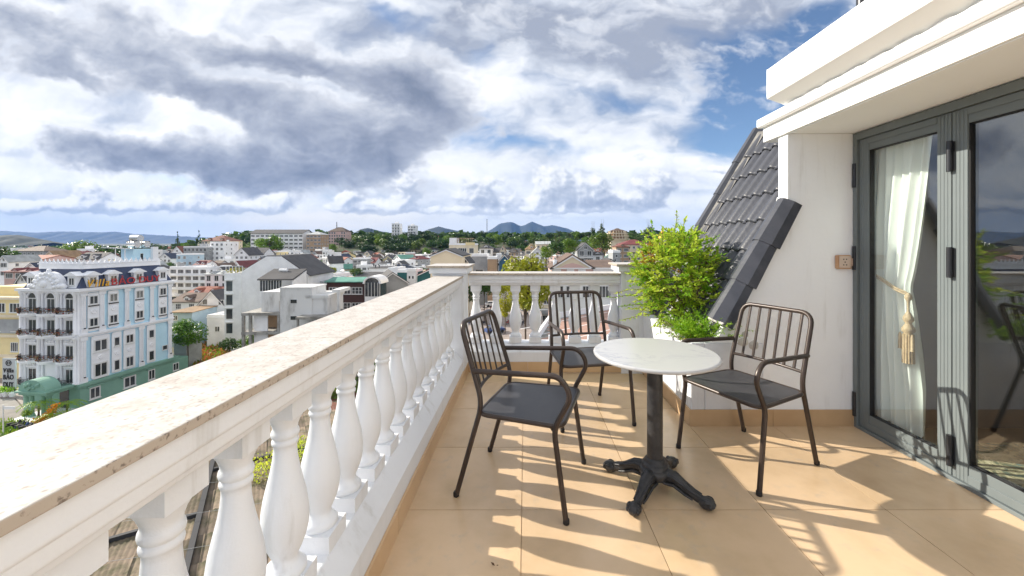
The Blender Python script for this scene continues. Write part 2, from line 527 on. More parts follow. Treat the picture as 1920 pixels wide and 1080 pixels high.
def stone_mat():
    m = bpy.data.materials.new('speckled_stone_coping')
    m.use_nodes = True
    nt = m.node_tree
    b = nt.nodes['Principled BSDF']
    tc = node(nt, 'ShaderNodeTexCoord').outputs['Object']
    n1 = node(nt, 'ShaderNodeTexNoise', {'Vector': tc, 'Scale': 14, 'Detail': 7, 'Roughness': 0.65})
    n2 = node(nt, 'ShaderNodeTexVoronoi', {'Vector': tc, 'Scale': 90, 'Randomness': 1.0})
    n3 = node(nt, 'ShaderNodeTexNoise', {'Vector': tc, 'Scale': 110, 'Detail': 3})
    n4 = node(nt, 'ShaderNodeTexVoronoi', {'Vector': tc, 'Scale': 150})
    base = node(nt, 'ShaderNodeValToRGB', {0: n1.outputs['Fac']})
    cr = base.color_ramp
    cr.elements[0].position, cr.elements[0].color = 0.30, (0.44, 0.385, 0.335, 1)
    cr.elements[1].position, cr.elements[1].color = 0.68, (0.62, 0.595, 0.555, 1)
    e = cr.elements.new(0.5); e.color = (0.56, 0.525, 0.48, 1)
    sep = node(nt, 'ShaderNodeSeparateColor', {0: n2.outputs['Color']})
    sp = math_n(nt, 'MULTIPLY', smooth(nt, sep.outputs[0], 0.80, 0.86), smooth(nt, n2.outputs['Distance'], 0.42, 0.18))
    mx = node(nt, 'ShaderNodeMix', {'Factor': math_n(nt, 'MULTIPLY', sp, 0.6)}, data_type='RGBA')
    nt.links.new(base.outputs[0], mx.inputs[6]); mx.inputs[7].default_value = (0.20, 0.155, 0.13, 1)
    sep2 = node(nt, 'ShaderNodeSeparateColor', {0: n4.outputs['Color']})
    s2 = smooth(nt, sep2.outputs[1], 0.80, 0.9, 0, 0.5)
    mx2 = node(nt, 'ShaderNodeMix', {'Factor': s2}, data_type='RGBA')
    nt.links.new(mx.outputs[2], mx2.inputs[6]); mx2.inputs[7].default_value = (0.33, 0.27, 0.23, 1)
    s3 = smooth(nt, n3.outputs['Fac'], 0.58, 0.70, 0, 0.5)
    mx3 = node(nt, 'ShaderNodeMix', {'Factor': s3}, data_type='RGBA')
    nt.links.new(mx2.outputs[2], mx3.inputs[6]); mx3.inputs[7].default_value = (0.66, 0.635, 0.60, 1)
    nt.links.new(mx3.outputs[2], b.inputs['Base Color'])
    b.inputs['Roughness'].default_value = 0.42
    return m
M_stone = stone_mat()
M_stone_edge = mat('shaded_stone_edge', (0.43, 0.365, 0.30), 0.8, (0.17, 0.135, 0.11), 75, 5, lo=0.54, hi=0.68)  # speckled stone for upright slab faces, browner and darker to paint in their shade
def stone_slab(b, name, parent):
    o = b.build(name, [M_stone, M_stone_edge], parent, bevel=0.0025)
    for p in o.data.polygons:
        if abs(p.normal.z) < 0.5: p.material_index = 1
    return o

def marble_mat():
    m = bpy.data.materials.new('white_marble_top')
    m.use_nodes = True
    nt = m.node_tree
    b = nt.nodes['Principled BSDF']
    tc = node(nt, 'ShaderNodeTexCoord').outputs['Object']
    mp = node(nt, 'ShaderNodeMapping', {0: tc, 'Rotation': (0, 0, R(35)), 'Scale': (1.0, 2.4, 1)}).outputs[0]
    n = node(nt, 'ShaderNodeTexNoise', {'Vector': mp, 'Scale': 3.0, 'Detail': 7, 'Roughness': 0.6, 'Distortion': 1.2}).outputs['Fac']
    v = math_n(nt, 'ABSOLUTE', math_n(nt, 'SUBTRACT', n, 0.5))
    v = smooth(nt, v, 0.035, 0.0)
    n2 = node(nt, 'ShaderNodeTexNoise', {'Vector': tc, 'Scale': 2.6, 'Detail': 2}).outputs['Fac']
    v = math_n(nt, 'MULTIPLY', v, smooth(nt, n2, 0.45, 0.65, 0, 0.6))
    mx = node(nt, 'ShaderNodeMix', {'Factor': v}, data_type='RGBA')
    mx.inputs[6].default_value = (0.465, 0.468, 0.475, 1)
    mx.inputs[7].default_value = (0.27, 0.29, 0.35, 1)
    nt.links.new(mx.outputs[2], b.inputs['Base Color'])
    b.inputs['Roughness'].default_value = 0.22
    return m
M_marble = marble_mat()
# ================================================================== THE BALCONY
# building mass under and behind the balcony
XI, XO = -0.585, -0.84          # inner / outer edge of the left balustrade
YF = 4.05                       # inner face of the far balustrade
MB().box(-0.80, -2.6, -25, 9.0, 4.24, -0.06).build('house_wall', M_wall).__setitem__('kind', 'structure')

floor = MB().box(-0.60, -2.4, -0.05, 2.40, 4.10, -0.006).build('balcony_floor', M_grout)
tag(floor, kind='structure')
tile_me = {}
def tile(x0, y0, x1, y1):
    w, l = round(x1 - x0, 3), round(y1 - y0, 3)
    if (w, l) not in tile_me:
        tile_me[(w, l)] = MB().prism(rrect(0.0018, 0.0018, w - 0.0018, l - 0.0018, 0.002, 1), -0.006, 0.0).mesh('tile', M_tile)
    inst('tile', tile_me[(w, l)], floor, (x0, y0, random.uniform(0, 0.0006)))
xs = [XI + 0.004, -0.018, 0.582, 1.182, 1.782, 2.376]
ys = [-2.235 + 0.6 * k for k in range(11)]
for i in range(len(xs) - 1):
    for j in range(len(ys) - 1):
        tile(xs[i], ys[j], xs[i + 1], min(ys[j + 1], 4.05))

# ---------- balusters
BZ0, BZ1 = 0.285, 0.880
def baluster_mesh():
    b = MB()
    b.box(-0.062, -0.062, 0.0, 0.062, 0.062, 0.058)
    pr = [(0.053, 0.058), (0.057, 0.066), (0.057, 0.076), (0.050, 0.084), (0.040, 0.094), (0.035, 0.106), (0.036, 0.114), (0.043, 0.130),
          (0.054, 0.158), (0.061, 0.188), (0.0635, 0.216), (0.0625, 0.245), (0.057, 0.285), (0.048, 0.325), (0.039, 0.365), (0.033, 0.400),
          (0.031, 0.425), (0.031, 0.440), (0.0345, 0.443), (0.0358, 0.449), (0.0345, 0.455), (0.0315, 0.458), (0.0315, 0.461), (0.0362, 0.465),
          (0.0378, 0.473), (0.0362, 0.481), (0.033, 0.485), (0.034, 0.496), (0.040, 0.512), (0.047, 0.524), (0.0495, 0.530)]
    b.lathe(pr, 28)
    b.box(-0.051, -0.051, 0.530, 0.051, 0.051, BZ1 - BZ0)
    return b.mesh('baluster', M_white)
BALU = baluster_mesh()

def balustrade_left():
    t = thing('balustrade', 'long white balustrade running along the left edge with speckled stone coping', 'balustrade', (0, 0, 0))
    MB().prism([(XO, -0.06), (-0.588, -0.06), (-0.588, 0.205), (-0.60, 0.222), (-0.652, 0.285), (XO + 0.05, 0.285), (XO, 0.25)], -2.4, 3.75, 'y').build('kerb', M_white, t, bevel=0.006)
    # moulded beam under the coping
    pr = [(-0.765, 0.88), (-0.640, 0.88), (-0.628, 0.886), (-0.622, 0.900), (-0.612, 0.908), (-0.608, 0.935), (-0.601, 0.942), (-0.600, 0.989), (-0.825, 0.989), (-0.823, 0.942), (-0.815, 0.935), (-0.81, 0.908), (-0.79, 0.886)]
    MB().prism(pr, -2.4, 3.75, 'y').build('beam', M_white, t, bevel=0.004)
    k = 0
    for (a, b) in ((-2.4, 1.3), (1.3, 3.745)):
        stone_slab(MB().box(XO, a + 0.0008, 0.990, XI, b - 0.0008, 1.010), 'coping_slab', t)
    for k in range(-12, 16):
        yy = 0.58 + 0.2 * k
        inst('baluster', BALU, t, (-0.712, yy, BZ0))
    # tiled skirting
    y = -2.4
    while y < 4.03:
        y1 = min(y + 0.6, 4.05)
        MB().box(-0.5875, y + 0.001, 0.0, -0.575, y1 - 0.001, 0.108).build('skirting_tile', M_skirt, t, bevel=0.0012)
        y += 0.6
    return t
balustrade_left()

def balustrade_far():
    t = thing('balustrade', 'short white balustrade across the far end behind the middle chair', 'balustrade', (0, 0, 0))
    x0, x1 = -0.58, 0.97
    MB().prism([(4.05, -0.06), (4.30, -0.06), (4.30, 0.25), (4.25, 0.285), (4.125, 0.285), (4.066, 0.222), (4.05, 0.205)], x0, x1, 'x').build('kerb', M_white, t, bevel=0.006)
    pr = [(4.215, 0.88), (4.10, 0.88), (4.088, 0.886), (4.080, 0.900), (4.069, 0.908), (4.065, 0.935), (4.057, 0.942), (4.056, 0.989), (4.28, 0.989), (4.275, 0.942), (4.268, 0.935), (4.26, 0.908), (4.23, 0.886)]
    MB().prism(pr, x0, x1, 'x').build('beam', M_white, t, bevel=0.004)
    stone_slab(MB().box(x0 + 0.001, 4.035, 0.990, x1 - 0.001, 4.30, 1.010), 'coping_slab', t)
    for k in range(8):
        x = -0.515 + 0.206 * k
        if x < 0.93: inst('baluster', BALU, t, (x, 4.17, BZ0))
    x = -0.575
    while x < 1.19:
        xe = min(x + 0.6, 1.195)
        MB().box(x + 0.001, 4.038, 0.0, xe - 0.001, 4.0495, 0.108).build('skirting_tile', M_skirt, t, bevel=0.0012)
        x += 0.6
    return t
balustrade_far()

def post(x0, y0, x1, y1, label, cap=1.105):
    t = thing('balustrade_post', label, 'post', ((x0 + x1) / 2, (y0 + y1) / 2, 0))
    w, l = (x1 - x0) / 2, (y1 - y0) / 2
    MB().box(-w, -l, -0.06, w, l, cap - 0.10).build('shaft', M_white, t, bevel=0.004)
    b = MB()
    b.box(-w - 0.012, -l - 0.012, cap - 0.0995, w + 0.012, l + 0.012, cap - 0.075)
    b.box(-w - 0.035, -l - 0.035, cap - 0.0745, w + 0.035, l + 0.035, cap - 0.021)
    b.build('capital', M_white, t, bevel=0.004)
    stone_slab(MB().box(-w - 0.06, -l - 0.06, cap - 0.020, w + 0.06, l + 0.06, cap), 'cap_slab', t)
post(-0.865, 3.752, -0.5815, 4.048, 'white corner post with stone cap where the two balustrades meet')
post(0.972, 4.03, 1.26, 4.32, 'white post with stone cap standing beside the leafy green shrub')

# ---------- planter
XP, YP, XD, XS = 1.195, 2.87, 2.38, 1.893
pl = thing('planter', 'white masonry planter box holding the green shrub and fern', 'planter', (XP, YP, 0))
b = MB()
b.box(0, 0, -0.03, 0.10, 1.16, 0.597)
b.box(0.1005, 0, -0.03, 0.52, 0.09, 0.597)
b.build('wall', M_white, pl, bevel=0.008)
MB().box(0.1005, 0.0905, 0.02, 0.52, 1.16, 0.555).build('soil', M_soil, pl)
for a0, a1 in ((0, 0.6), (0.6, 1.16)):
    MB().box(-0.0125, a0 + 0.001, 0, -0.0005, a1 - 0.001, 0.118).build('skirting_tile', M_skirt, pl, bevel=0.0012)
MB().box(-0.0125, -0.0125, 0, 0.585, -0.0005, 0.118).build('skirting_tile', M_skirt, pl, bevel=0.0012)
MB().box(0.587, -0.0125, 0, 1.172, -0.0005, 0.118).build('skirting_tile', M_skirt, pl, bevel=0.0012)
m = MB()
rg = random.Random(5)
for k in range(14):
    m.ball((0.36 + rg.uniform(0, 0.15), 0.02 + rg.uniform(-0.01, 0.06), 0.60 + rg.uniform(-0.02, 0.06)), rg.uniform(0.025, 0.05), 8, sc=(1, 0.7, 1))
m.build('mortar_lump', M_mortar, pl)

# ---------- wall that faces the camera, beside the door (its upper left edge follows the verge)
def vx(z): return 1.48 + (z - 0.80) * 0.592
b = MB()
poly = [(XP + 0.52, -0.03), (XD + 0.02, -0.03), (XD + 0.02, 2.105), (XS, 2.105), (XS, vx(0) * 0 + 1.47), (XP + 0.52, 1.165)]
poly = [(1.7155, -0.03), (XD + 0.02, -0.03), (XD + 0.02, 2.105), (XS, 2.105), (XS, 1.46), (1.7155, 1.17)]
b.prism(poly, YP, YP + 0.105, 'y')
b.prism([(1.32, 0.5975), (1.715, 0.5975), (1.715, 1.168), (1.38, 0.62)], YP, YP + 0.105, 'y')
b.prism([(1.7155, -0.03), (1.7155, 0.5975), (1.7145, 0.5975), (1.7145, -0.03)], YP, YP + 0.1, 'y')
b.build('end_wall', M_wall).__setitem__('kind', 'structure')
# flared white mortar foot of the pilaster
m = MB()
m.prism([(1.893, 1.66), (1.893, 1.45), (1.845, 1.41), (1.80, 1.435), (1.86, 1.56)], YP + 0.015, YP + 0.12, 'y')
m.build('pilaster_foot', M_white2, None).__setitem__('kind', 'structure')

# ---------- cornice of the house over the doors
def corn(name, prof, y0, y1, mt=M_white2, bev=0.004):
    o = MB().prism(prof, y0, y1, 'y').build(name, mt, None, bevel=bev)
    tag(o, kind='structure')
    return o
corn('lintel_fascia', [(1.872, 2.107), (XD + 0.3, 2.107), (XD + 0.3, 2.222), (1.872, 2.222)], -2.4, 3.13)
corn('fascia_moulding', [(1.842, 2.2225), (XD + 0.3, 2.2225), (XD + 0.3, 2.288), (1.832, 2.288), (1.832, 2.229)], -2.4, 3.15)
corn('drip_edge', [(1.888, 2.101), (1.905, 2.101), (1.905, 2.1065), (1.888, 2.1065)], -2.4, 2.868, bev=0)
# parapet above, set forward, and the tile ends tucked under it
corn('parapet', [(1.735, 2.35), (2.6, 2.35), (2.6, 2.565), (1.735, 2.565)], -2.4, 2.86, bev=0.012)
corn('parapet_underside', [(1.745, 2.349), (1.865, 2.305), (1.9, 2.2895), (2.6, 2.2895), (2.6, 2.349)], -2.4, 2.855, bev=0)
b = MB()
rg = random.Random(3)
y = -2.3
while y < 2.80:
    pts = [(1.846 + rg.uniform(-0.003, 0.003), y + 0.13 * t, 2.289 + 0.010 * math.sin(PI * t)) for t in (0, .25, .5, .75, 1)]
    b.tube(pts, 0.0045, 6)
    y += 0.16
tag(b.build('scalloped_edge', M_white2), kind='structure')
# upper storey of the house further back and a downpipe seen at the top edge
MB().box(2.62, -2.4, 2.30, 6.0, 2.6, 5.2).build('upper_wall', M_wall).__setitem__('kind', 'structure')
pp = thing('downpipe', 'short dark downpipe standing above the white parapet', 'pipe', (1.95, 2.3, 2.566))
MB().tube([(0, 0, 0), (0, 0, 1.2)], 0.03, 10).build('pipe', M_hinge, pp)
MB().box(-0.05, -0.05, 0, 0.05, 0.05, 0.03).build('collar', M_hinge, pp)

# ---------- mansard slope of tiles
rf = thing('mansard_roof', 'steep slate grey tiled roof slope behind the green shrub', 'roof', (0, 0, 0))
TH = math.atan2(0.71, 0.42)
su, cu = math.sin(TH), math.cos(TH)
def slope(s, y, n=0.0):            # s metres up the slope from its foot, n metres out of it
    return Vector((1.332 + s * cu - n * su, y, 0.55 + s * su + n * cu))
Y0R, Y1R, LS = 2.93, 4.16, 2.25
b = MB()
b.add([slope(0, Y0R, -0.03), slope(0, Y1R, -0.03), slope(LS, Y1R, -0.03), slope(LS, Y0R, -0.03),
       slope(0, Y0R, -0.3), slope(0, Y1R, -0.3), slope(LS, Y1R, -0.3), slope(LS, Y0R, -0.3)],
      [(0, 1, 2, 3), (7, 6, 5, 4), (0, 4, 5, 1), (1, 5, 6, 2), (2, 6, 7, 3), (3, 7, 4, 0)])
b.build('roof_deck', M_flash, rf)
def rtile_mesh():
    W, L, T = 0.158, 0.335, 0.012
    prof = []
    n = 12
    for i in range(n + 1):
        t = i / n
        yy = (t - 0.5) * (W + 0.016)
        hh = 0.036 * max(0.0, math.sin(PI * min(1, max(0, (t - 0.06) / 0.62)))) ** 0.8 if t < 0.68 else 0.006 * math.sin(PI * (t - 0.68) / 0.32)
        prof.append((yy, hh))
    vs, fs = [], []
    for s, lift in ((0.0, 0.024), (0.02, 0.026), (L, 0.0)):
        for yy, hh in prof:
            vs.append((s, yy, hh + lift))
    for s, lift in ((0.0, 0.024 - T), (L, -T)):
        for yy, hh in prof:
            vs.append((s, yy, hh + lift))
    k = n + 1
    for r_ in range(2):
        for i in range(n):
            fs.append((r_ * k + i, r_ * k + i + 1, (r_ + 1) * k + i + 1, (r_ + 1) * k + i))
    for i in range(n):
        fs.append((3 * k + i, 3 * k + i + 1, i + 1, i))
        fs.append((3 * k + i + 1, 3 * k + i, 4 * k + i, 4 * k + i + 1))
    b = MB()
    b.add(vs, fs, 0, True)
    return b.mesh('roof_tile', M_rtile)
RT = rtile_mesh()
Mrot = Matrix(((cu, 0, -su), (0, 1, 0), (su, 0, cu)))
rg = random.Random(9)
for i in range(8):
    for j in range(8):
        p = slope(0.27 * i + rg.uniform(-0.004, 0.004), Y0R + 0.09 + 0.155 * j, -0.005)
        o = inst('roof_tile', RT, rf, p, Mrot.to_euler())
        o.rotation_euler.z += rg.uniform(-0.008, 0.008)
def cap_mesh(L=0.42, r0=0.088, r1=0.074):
    b = MB()
    vs, fs = [], []
    # angular ridge tile: flat top with two chamfered wings
    sec = [(-1.0, -0.95), (-0.92, -0.25), (-0.45, 0.52), (0, 0.62), (0.45, 0.52), (0.92, -0.25), (1.0, -0.95)]
    for s, r in ((0, r0), (L, r1)):
        for a, c in sec: vs.append((s, a * r, c * r))
    for a, c in sec: vs.append((0, a * (r0 - 0.014), c * (r0 - 0.014)))
    for i in range(6):
        fs.append((i, i + 1, 7 + i + 1, 7 + i))
        fs.append((14 + i, 14 + i + 1, i + 1, i))
    b.add(vs, fs, 0, False)
    return b.mesh('ridge_cap', M_rtile)
CP = cap_mesh()
for k, s0 in enumerate((0.20, 0.53, 0.86)):
    inst('ridge_cap', CP, rf, slope(s0, YP + 0.045, 0.052), Mrot.to_euler(), (0.85, 1.15, 1.05))
for k in range(6):
    inst('ridge_cap', CP, rf, slope(-0.1 + 0.385 * k, Y1R + 0.02, 0.045), Mrot.to_euler(), (1, 1.0, 0.9))
b = MB()
b.add([slope(0.1, Y1R - 0.12, 0.02), slope(2.2, Y1R - 0.13, 0.02), slope(2.2, Y1R - 0.04, 0.05), slope(0.1, Y1R - 0.04, 0.05)], [(0, 1, 2, 3)])
b.add([slope(0.1, Y1R - 0.12, -0.03), slope(2.2, Y1R - 0.13, -0.03), slope(2.2, Y1R - 0.04, -0.03), slope(0.1, Y1R - 0.04, -0.03)], [(3, 2, 1, 0)])
b.build('mortar_fillet', M_flash, rf)
b = MB()
p0, p1 = slope(0.02, YP + 0.0, 0.0), slope(0.02, YP + 0.12, 0.0)
b.tube([slope(0.20, YP - 0.05, 0.035), slope(0.195, YP + 0.04, 0.10), slope(0.20, YP + 0.13, 0.045)], 0.012, 6)
b.build('mortar_end', M_mortar, rf)

# ================================================================== FOLDING GLASS DOORS
def doors():
    t = thing('folding_glass_door', 'grey aluminium folding glass doors opening onto the balcony', 'door', (XD, 0, 0))
    ZT = 2.1
    y_hi, y_lo = 2.868, 0.33
    fw = 0.034
    b = MB()
    b.box(-0.02, y_hi - fw, 0.0, 0.06, y_hi, ZT)
    b.box(-0.02, y_lo, 0.0, 0.06, y_lo + fw, ZT)
    b.box(-0.02, y_lo + fw + .0005, ZT - 0.05, 0.06, y_hi - fw - .0005, ZT)
    b.box(-0.02, y_lo + fw + .0005, 0.0, 0.06, y_hi - fw - .0005, 0.022)
    b.build('outer_frame', M_alu, t, bevel=0.002)
    n = 4
    span = (y_hi - y_lo - 2 * fw) / n
    pane = MB().box(-0.004, -0.5, -0.5, 0.004, 0.5, 0.5).mesh('glass_pane', M_glass)
    for i in range(n):
        a1 = y_hi - fw - span * i - 0.002
        a0 = a1 - span + 0.004
        z0, z1 = 0.024, ZT - 0.052
        st = 0.078
        lf = thing_part('door_leaf', t)
        b = MB()
        def stile(ya, yb):
            # ribbed profile
            b.box(0.0, ya, z0, 0.05, yb, z1)
            w = yb - ya
            for q, hw in ((0.13, 0.115), (0.375, 0.115), (0.625, 0.115), (0.87, 0.115)):
                b.box(-0.004, ya + w * (q - hw), z0 + 0.001, -0.0005, ya + w * (q + hw), z1 - 0.001)
        stile(a1 - st, a1)
        stile(a0, a0 + st)
        b.box(0.0, a0 + st + .0005, z0, 0.05, a1 - st - .0005, z0 + 0.10)
        b.box(0.0, a0 + st + .0005, z1 - 0.085, 0.05, a1 - st - .0005, z1)
        b.box(-0.006, a0 + st + .0005, z0 + 0.001, -0.0005, a1 - st - .0005, z0 + 0.045)
        b.box(-0.006, a0 + st + .0005, z1 - 0.04, -0.0005, a1 - st - .0005, z1 - 0.001)
        b.build('stile', M_alu, lf, bevel=0.0015)
        g = MB()
        ga0, ga1, gz0, gz1 = a0 + st, a1 - st, z0 + 0.10, z1 - 0.085
        for (ya, yb, za, zb) in ((ga0, ga0 + .006, gz0, gz1), (ga1 - .006, ga1, gz0, gz1), (ga0 + .0065, ga1 - .0065, gz0, gz0 + .006), (ga0 + .0065, ga1 - .0065, gz1 - .006, gz1)):
            g.box(0.004, ya + .0006, za + .0006, 0.034, yb - .0006, zb - .0006)
        g.build('seal', M_seal, lf)
        inst('glass_pane', pane, lf, (0.022, (ga0 + ga1) / 2, (gz0 + gz1) / 2), (0, 0, 0), (1, ga1 - ga0 - 0.01, gz1 - gz0 - 0.01))
        # hinges on the knuckle side
        for hz, hl in ((0.165, 0.17), (1.21, 0.17), (1.80, 0.17)):
            h = MB()
            yy = a1 if i else y_hi - fw * 0.45
            h.tube([(-0.020, yy, hz - hl / 2), (-0.020, yy, hz + hl / 2)], 0.0135, 12)
            h.box(-0.012, yy - 0.018, hz - hl / 2 + .006, -0.0065, yy + 0.018, hz + hl / 2 - .006)
            h.tube([(-0.020, yy, hz + 0.045), (-0.020, yy, hz + 0.049)], 0.0145, 12)
            h.build('hinge', M_hinge, t)
    return t

def thing_part(name, parent):
    o = bpy.data.objects.new(name, None)
    COL.objects.link(o)
    o.parent = parent
    return o
doors()
# wall above and beyond the doors
MB().box(XD, -2.4, -0.05, XD + 0.25, 0.328, 2.1065).build('door_wall', M_wall).__setitem__('kind', 'structure')
MB().box(XD + 0.021, 2.8685, -0.05, 6.2, YP + 0.10, 2.1065).build('side_wall', M_wall).__setitem__('kind', 'structure')
MB().box(XD - 0.018, 0.33, -0.05, XD + 0.08, 2.868, -0.0005).build('threshold', M_tile).__setitem__('kind', 'structure')

# ---------- the room behind the glass
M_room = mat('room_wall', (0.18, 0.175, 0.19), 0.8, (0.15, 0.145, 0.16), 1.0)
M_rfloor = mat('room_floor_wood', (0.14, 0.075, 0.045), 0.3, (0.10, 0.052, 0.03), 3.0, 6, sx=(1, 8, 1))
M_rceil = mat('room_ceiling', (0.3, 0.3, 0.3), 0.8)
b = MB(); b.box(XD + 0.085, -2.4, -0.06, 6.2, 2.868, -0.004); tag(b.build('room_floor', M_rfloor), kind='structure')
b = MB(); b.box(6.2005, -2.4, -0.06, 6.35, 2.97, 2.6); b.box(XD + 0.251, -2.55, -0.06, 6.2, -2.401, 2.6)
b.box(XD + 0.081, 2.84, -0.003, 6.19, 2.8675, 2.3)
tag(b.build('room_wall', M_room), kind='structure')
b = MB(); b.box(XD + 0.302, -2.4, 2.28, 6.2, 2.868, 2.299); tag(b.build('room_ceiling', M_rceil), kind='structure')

def curtain_mat():
    m = bpy.data.materials.new('sheer_white_curtain')
    m.use_nodes = True
    nt = m.node_tree
    nt.nodes.clear()
    d = node(nt, 'ShaderNodeBsdfPrincipled', {'Base Color': (0.94, 0.975, 0.95, 1), 'Roughness': 0.8})
    t = node(nt, 'ShaderNodeBsdfTranslucent', {'Color': (0.86, 0.88, 0.83, 1)})
    s = node(nt, 'ShaderNodeMixShader', {0: 0.04, 1: d.outputs[0], 2: t.outputs[0]})
    node(nt, 'ShaderNodeOutputMaterial', {0: s.outputs[0]})
    return m
M_curtain = curtain_mat()
M_gold = mat('cream_gold_cord', (0.60, 0.47, 0.30), 0.55, (0.46, 0.34, 0.20), 60, 4)
def curtain():
    t = thing('curtain', 'sheer white curtain gathered with a tasselled cord behind the glass', 'curtain', (XD + 0.105, 2.5, 0))
    b = MB()
    nz, ny = 46, 90
    z0, z1 = 0.09, 2.1
    vs, fs = [], []
    for i in range(nz + 1):
        z = z0 + (z1 - z0) * i / nz
        # far edge (large y) hangs straight, near edge drawn back to the tie at z = 1.03
        ya = 0.33
        if z > 1.03:
            q = (z - 1.03) / (z1 - 1.03)
            near = 0.075 - 0.17 * q ** 0.75
        else:
            q = (1.03 - z) / 1.03
            near = 0.075 - 0.085 * min(1, q * 1.6) ** 0.8
        for j in range(ny + 1):
            t_ = j / ny
            y = ya + (near - ya) * t_
            amp = 0.022 + 0.012 * math.sin(z * 2.0)
            squeeze = 0.55 + 0.45 * min(1, abs(z - 1.03) * 2.2)
            x = amp * math.sin(t_ * 2 * PI * 6.5 + 0.35 * math.sin(z * 3)) * squeeze + 0.012 * math.sin(t_ * 2 * PI * 3.1 + z * 2.4)
            zz = z + (0.012 * math.sin(t_ * 2 * PI * 17) if i == 0 else 0)
            vs.append((x, y, zz))
    for i in range(nz):
        for j in range(ny):
            a = i * (ny + 1) + j
            fs.append((a, a + 1, a + ny + 2, a + ny + 1))
    b.add(vs, fs, 0, True)
    b.build('drape', M_curtain, t)
    c = MB()
    for dz in (0, 0.014):
        c.tube([(-0.02, 0.335, 1.10 + dz), (-0.05, 0.28, 1.09 + dz), (-0.06, 0.20, 1.06 + dz), (-0.056, 0.11, 1.01 + dz), (-0.035, 0.055, 0.985 + dz)], 0.006, 8)
    c.build('tieback', M_gold, t)
    k = MB()
    M = Matrix.Translation((-0.035, 0.045, 0.0))
    k.lathe([(0.006, 1.0), (0.016, 0.985), (0.02, 0.965), (0.008, 0.945), (0.006, 0.90), (0.007, 0.88), (0.026, 0.845), (0.028, 0.825), (0.016, 0.805), (0.017, 0.80), (0.032, 0.775), (0.034, 0.755), (0.02, 0.738), (0.022, 0.73)], 16, M=M)
    k.build('tassel_head', M_gold, t)
    k = MB()
    for j in range(26):
        a = 2 * PI * j / 26
        rr = 0.021 + 0.004 * (j % 2)
        k.tube([(-0.035 + rr * math.cos(a), 0.045 + rr * math.sin(a), 0.735), (-0.035 + 1.15 * rr * math.cos(a), 0.045 + 1.15 * rr * math.sin(a), 0.55)], 0.0042, 5)
    for s in (-1, 1):
        k.lathe([(0.004, 0.70), (0.009, 0.68), (0.009, 0.60), (0.013, 0.595)], 10, M=Matrix.Translation((-0.05, 0.045 + s * 0.042, 0.04)))
    k.build('tassel_fringe', M_gold, t)
curtain()

def rug_mat():
    m = bpy.data.materials.new('patterned_rug')
    m.use_nodes = True
    nt = m.node_tree
    b = nt.nodes['Principled BSDF']
    tc = node(nt, 'ShaderNodeTexCoord').outputs['Object']
    n = node(nt, 'ShaderNodeTexNoise', {'Vector': tc, 'Scale': 9, 'Detail': 5, 'Roughness': 0.7, 'Distortion': 1.5})
    r_ = node(nt, 'ShaderNodeValToRGB', {0: n.outputs['Fac']})
    cr = r_.color_ramp
    cr.elements[0].position, cr.elements[0].color = 0.36, (0.06, 0.20, 0.22, 1)
    cr.elements[1].position, cr.elements[1].color = 0.62, (0.80, 0.74, 0.55, 1)
    e = cr.elements.new(0.46); e.color = (0.20, 0.20, 0.12, 1)
    e = cr.elements.new(0.54); e.color = (0.62, 0.58, 0.38, 1)
    nt.links.new(r_.outputs[0], b.inputs['Base Color'])
    b.inputs['Roughness'].default_value = 0.95
    return m
rug = thing('rug', 'patterned teal and cream rug on the floor inside the glass doors', 'rug', (XD + 0.15, 1.05, 0))
MB().box(0, -0.7, -0.003, 1.9, 1.55, 0.012).build('pile', rug_mat(), rug)
MB().box(-0.04, -0.7, -0.003, -0.001, 1.55, 0.006).build('fringe', M_gold, rug)

# ---------- weatherproof socket on the end wall
M_sock = mat('bronze_socket_plastic', (0.48, 0.27, 0.15), 0.35, (0.55, 0.33, 0.19), 8)
M_clear = mat('smoky_plastic', (0.55, 0.42, 0.34), 0.2)
c = P(1580, 491, YP)
sk = thing('wall_socket', 'small bronze weatherproof socket on the white wall beside the door', 'socket', (c.x, YP, c.z))
MB().box(-0.06, -0.028, -0.05, 0.045, -0.001, 0.05).build('box', M_sock, sk, bevel=0.008)
b = MB(); b.box(-0.05, -0.034, -0.042, 0.035, -0.0285, 0.042); b.build('cover', M_clear, sk, bevel=0.004)
b = MB(); b.box(0.0455, -0.02, -0.028, 0.075, -0.001, 0.028); b.build('latch', M_clear, sk, bevel=0.004)
b = MB()
for dx, dz in ((-0.02, 0.02), (0.0, 0.02), (-0.01, 0.0), (-0.02, -0.02), (0.0, -0.02)):
    b.box(dx - 0.004, -0.0355, dz - 0.004, dx + 0.004, -0.0345, dz + 0.004)
b.build('pin_holes', M_seal, sk)

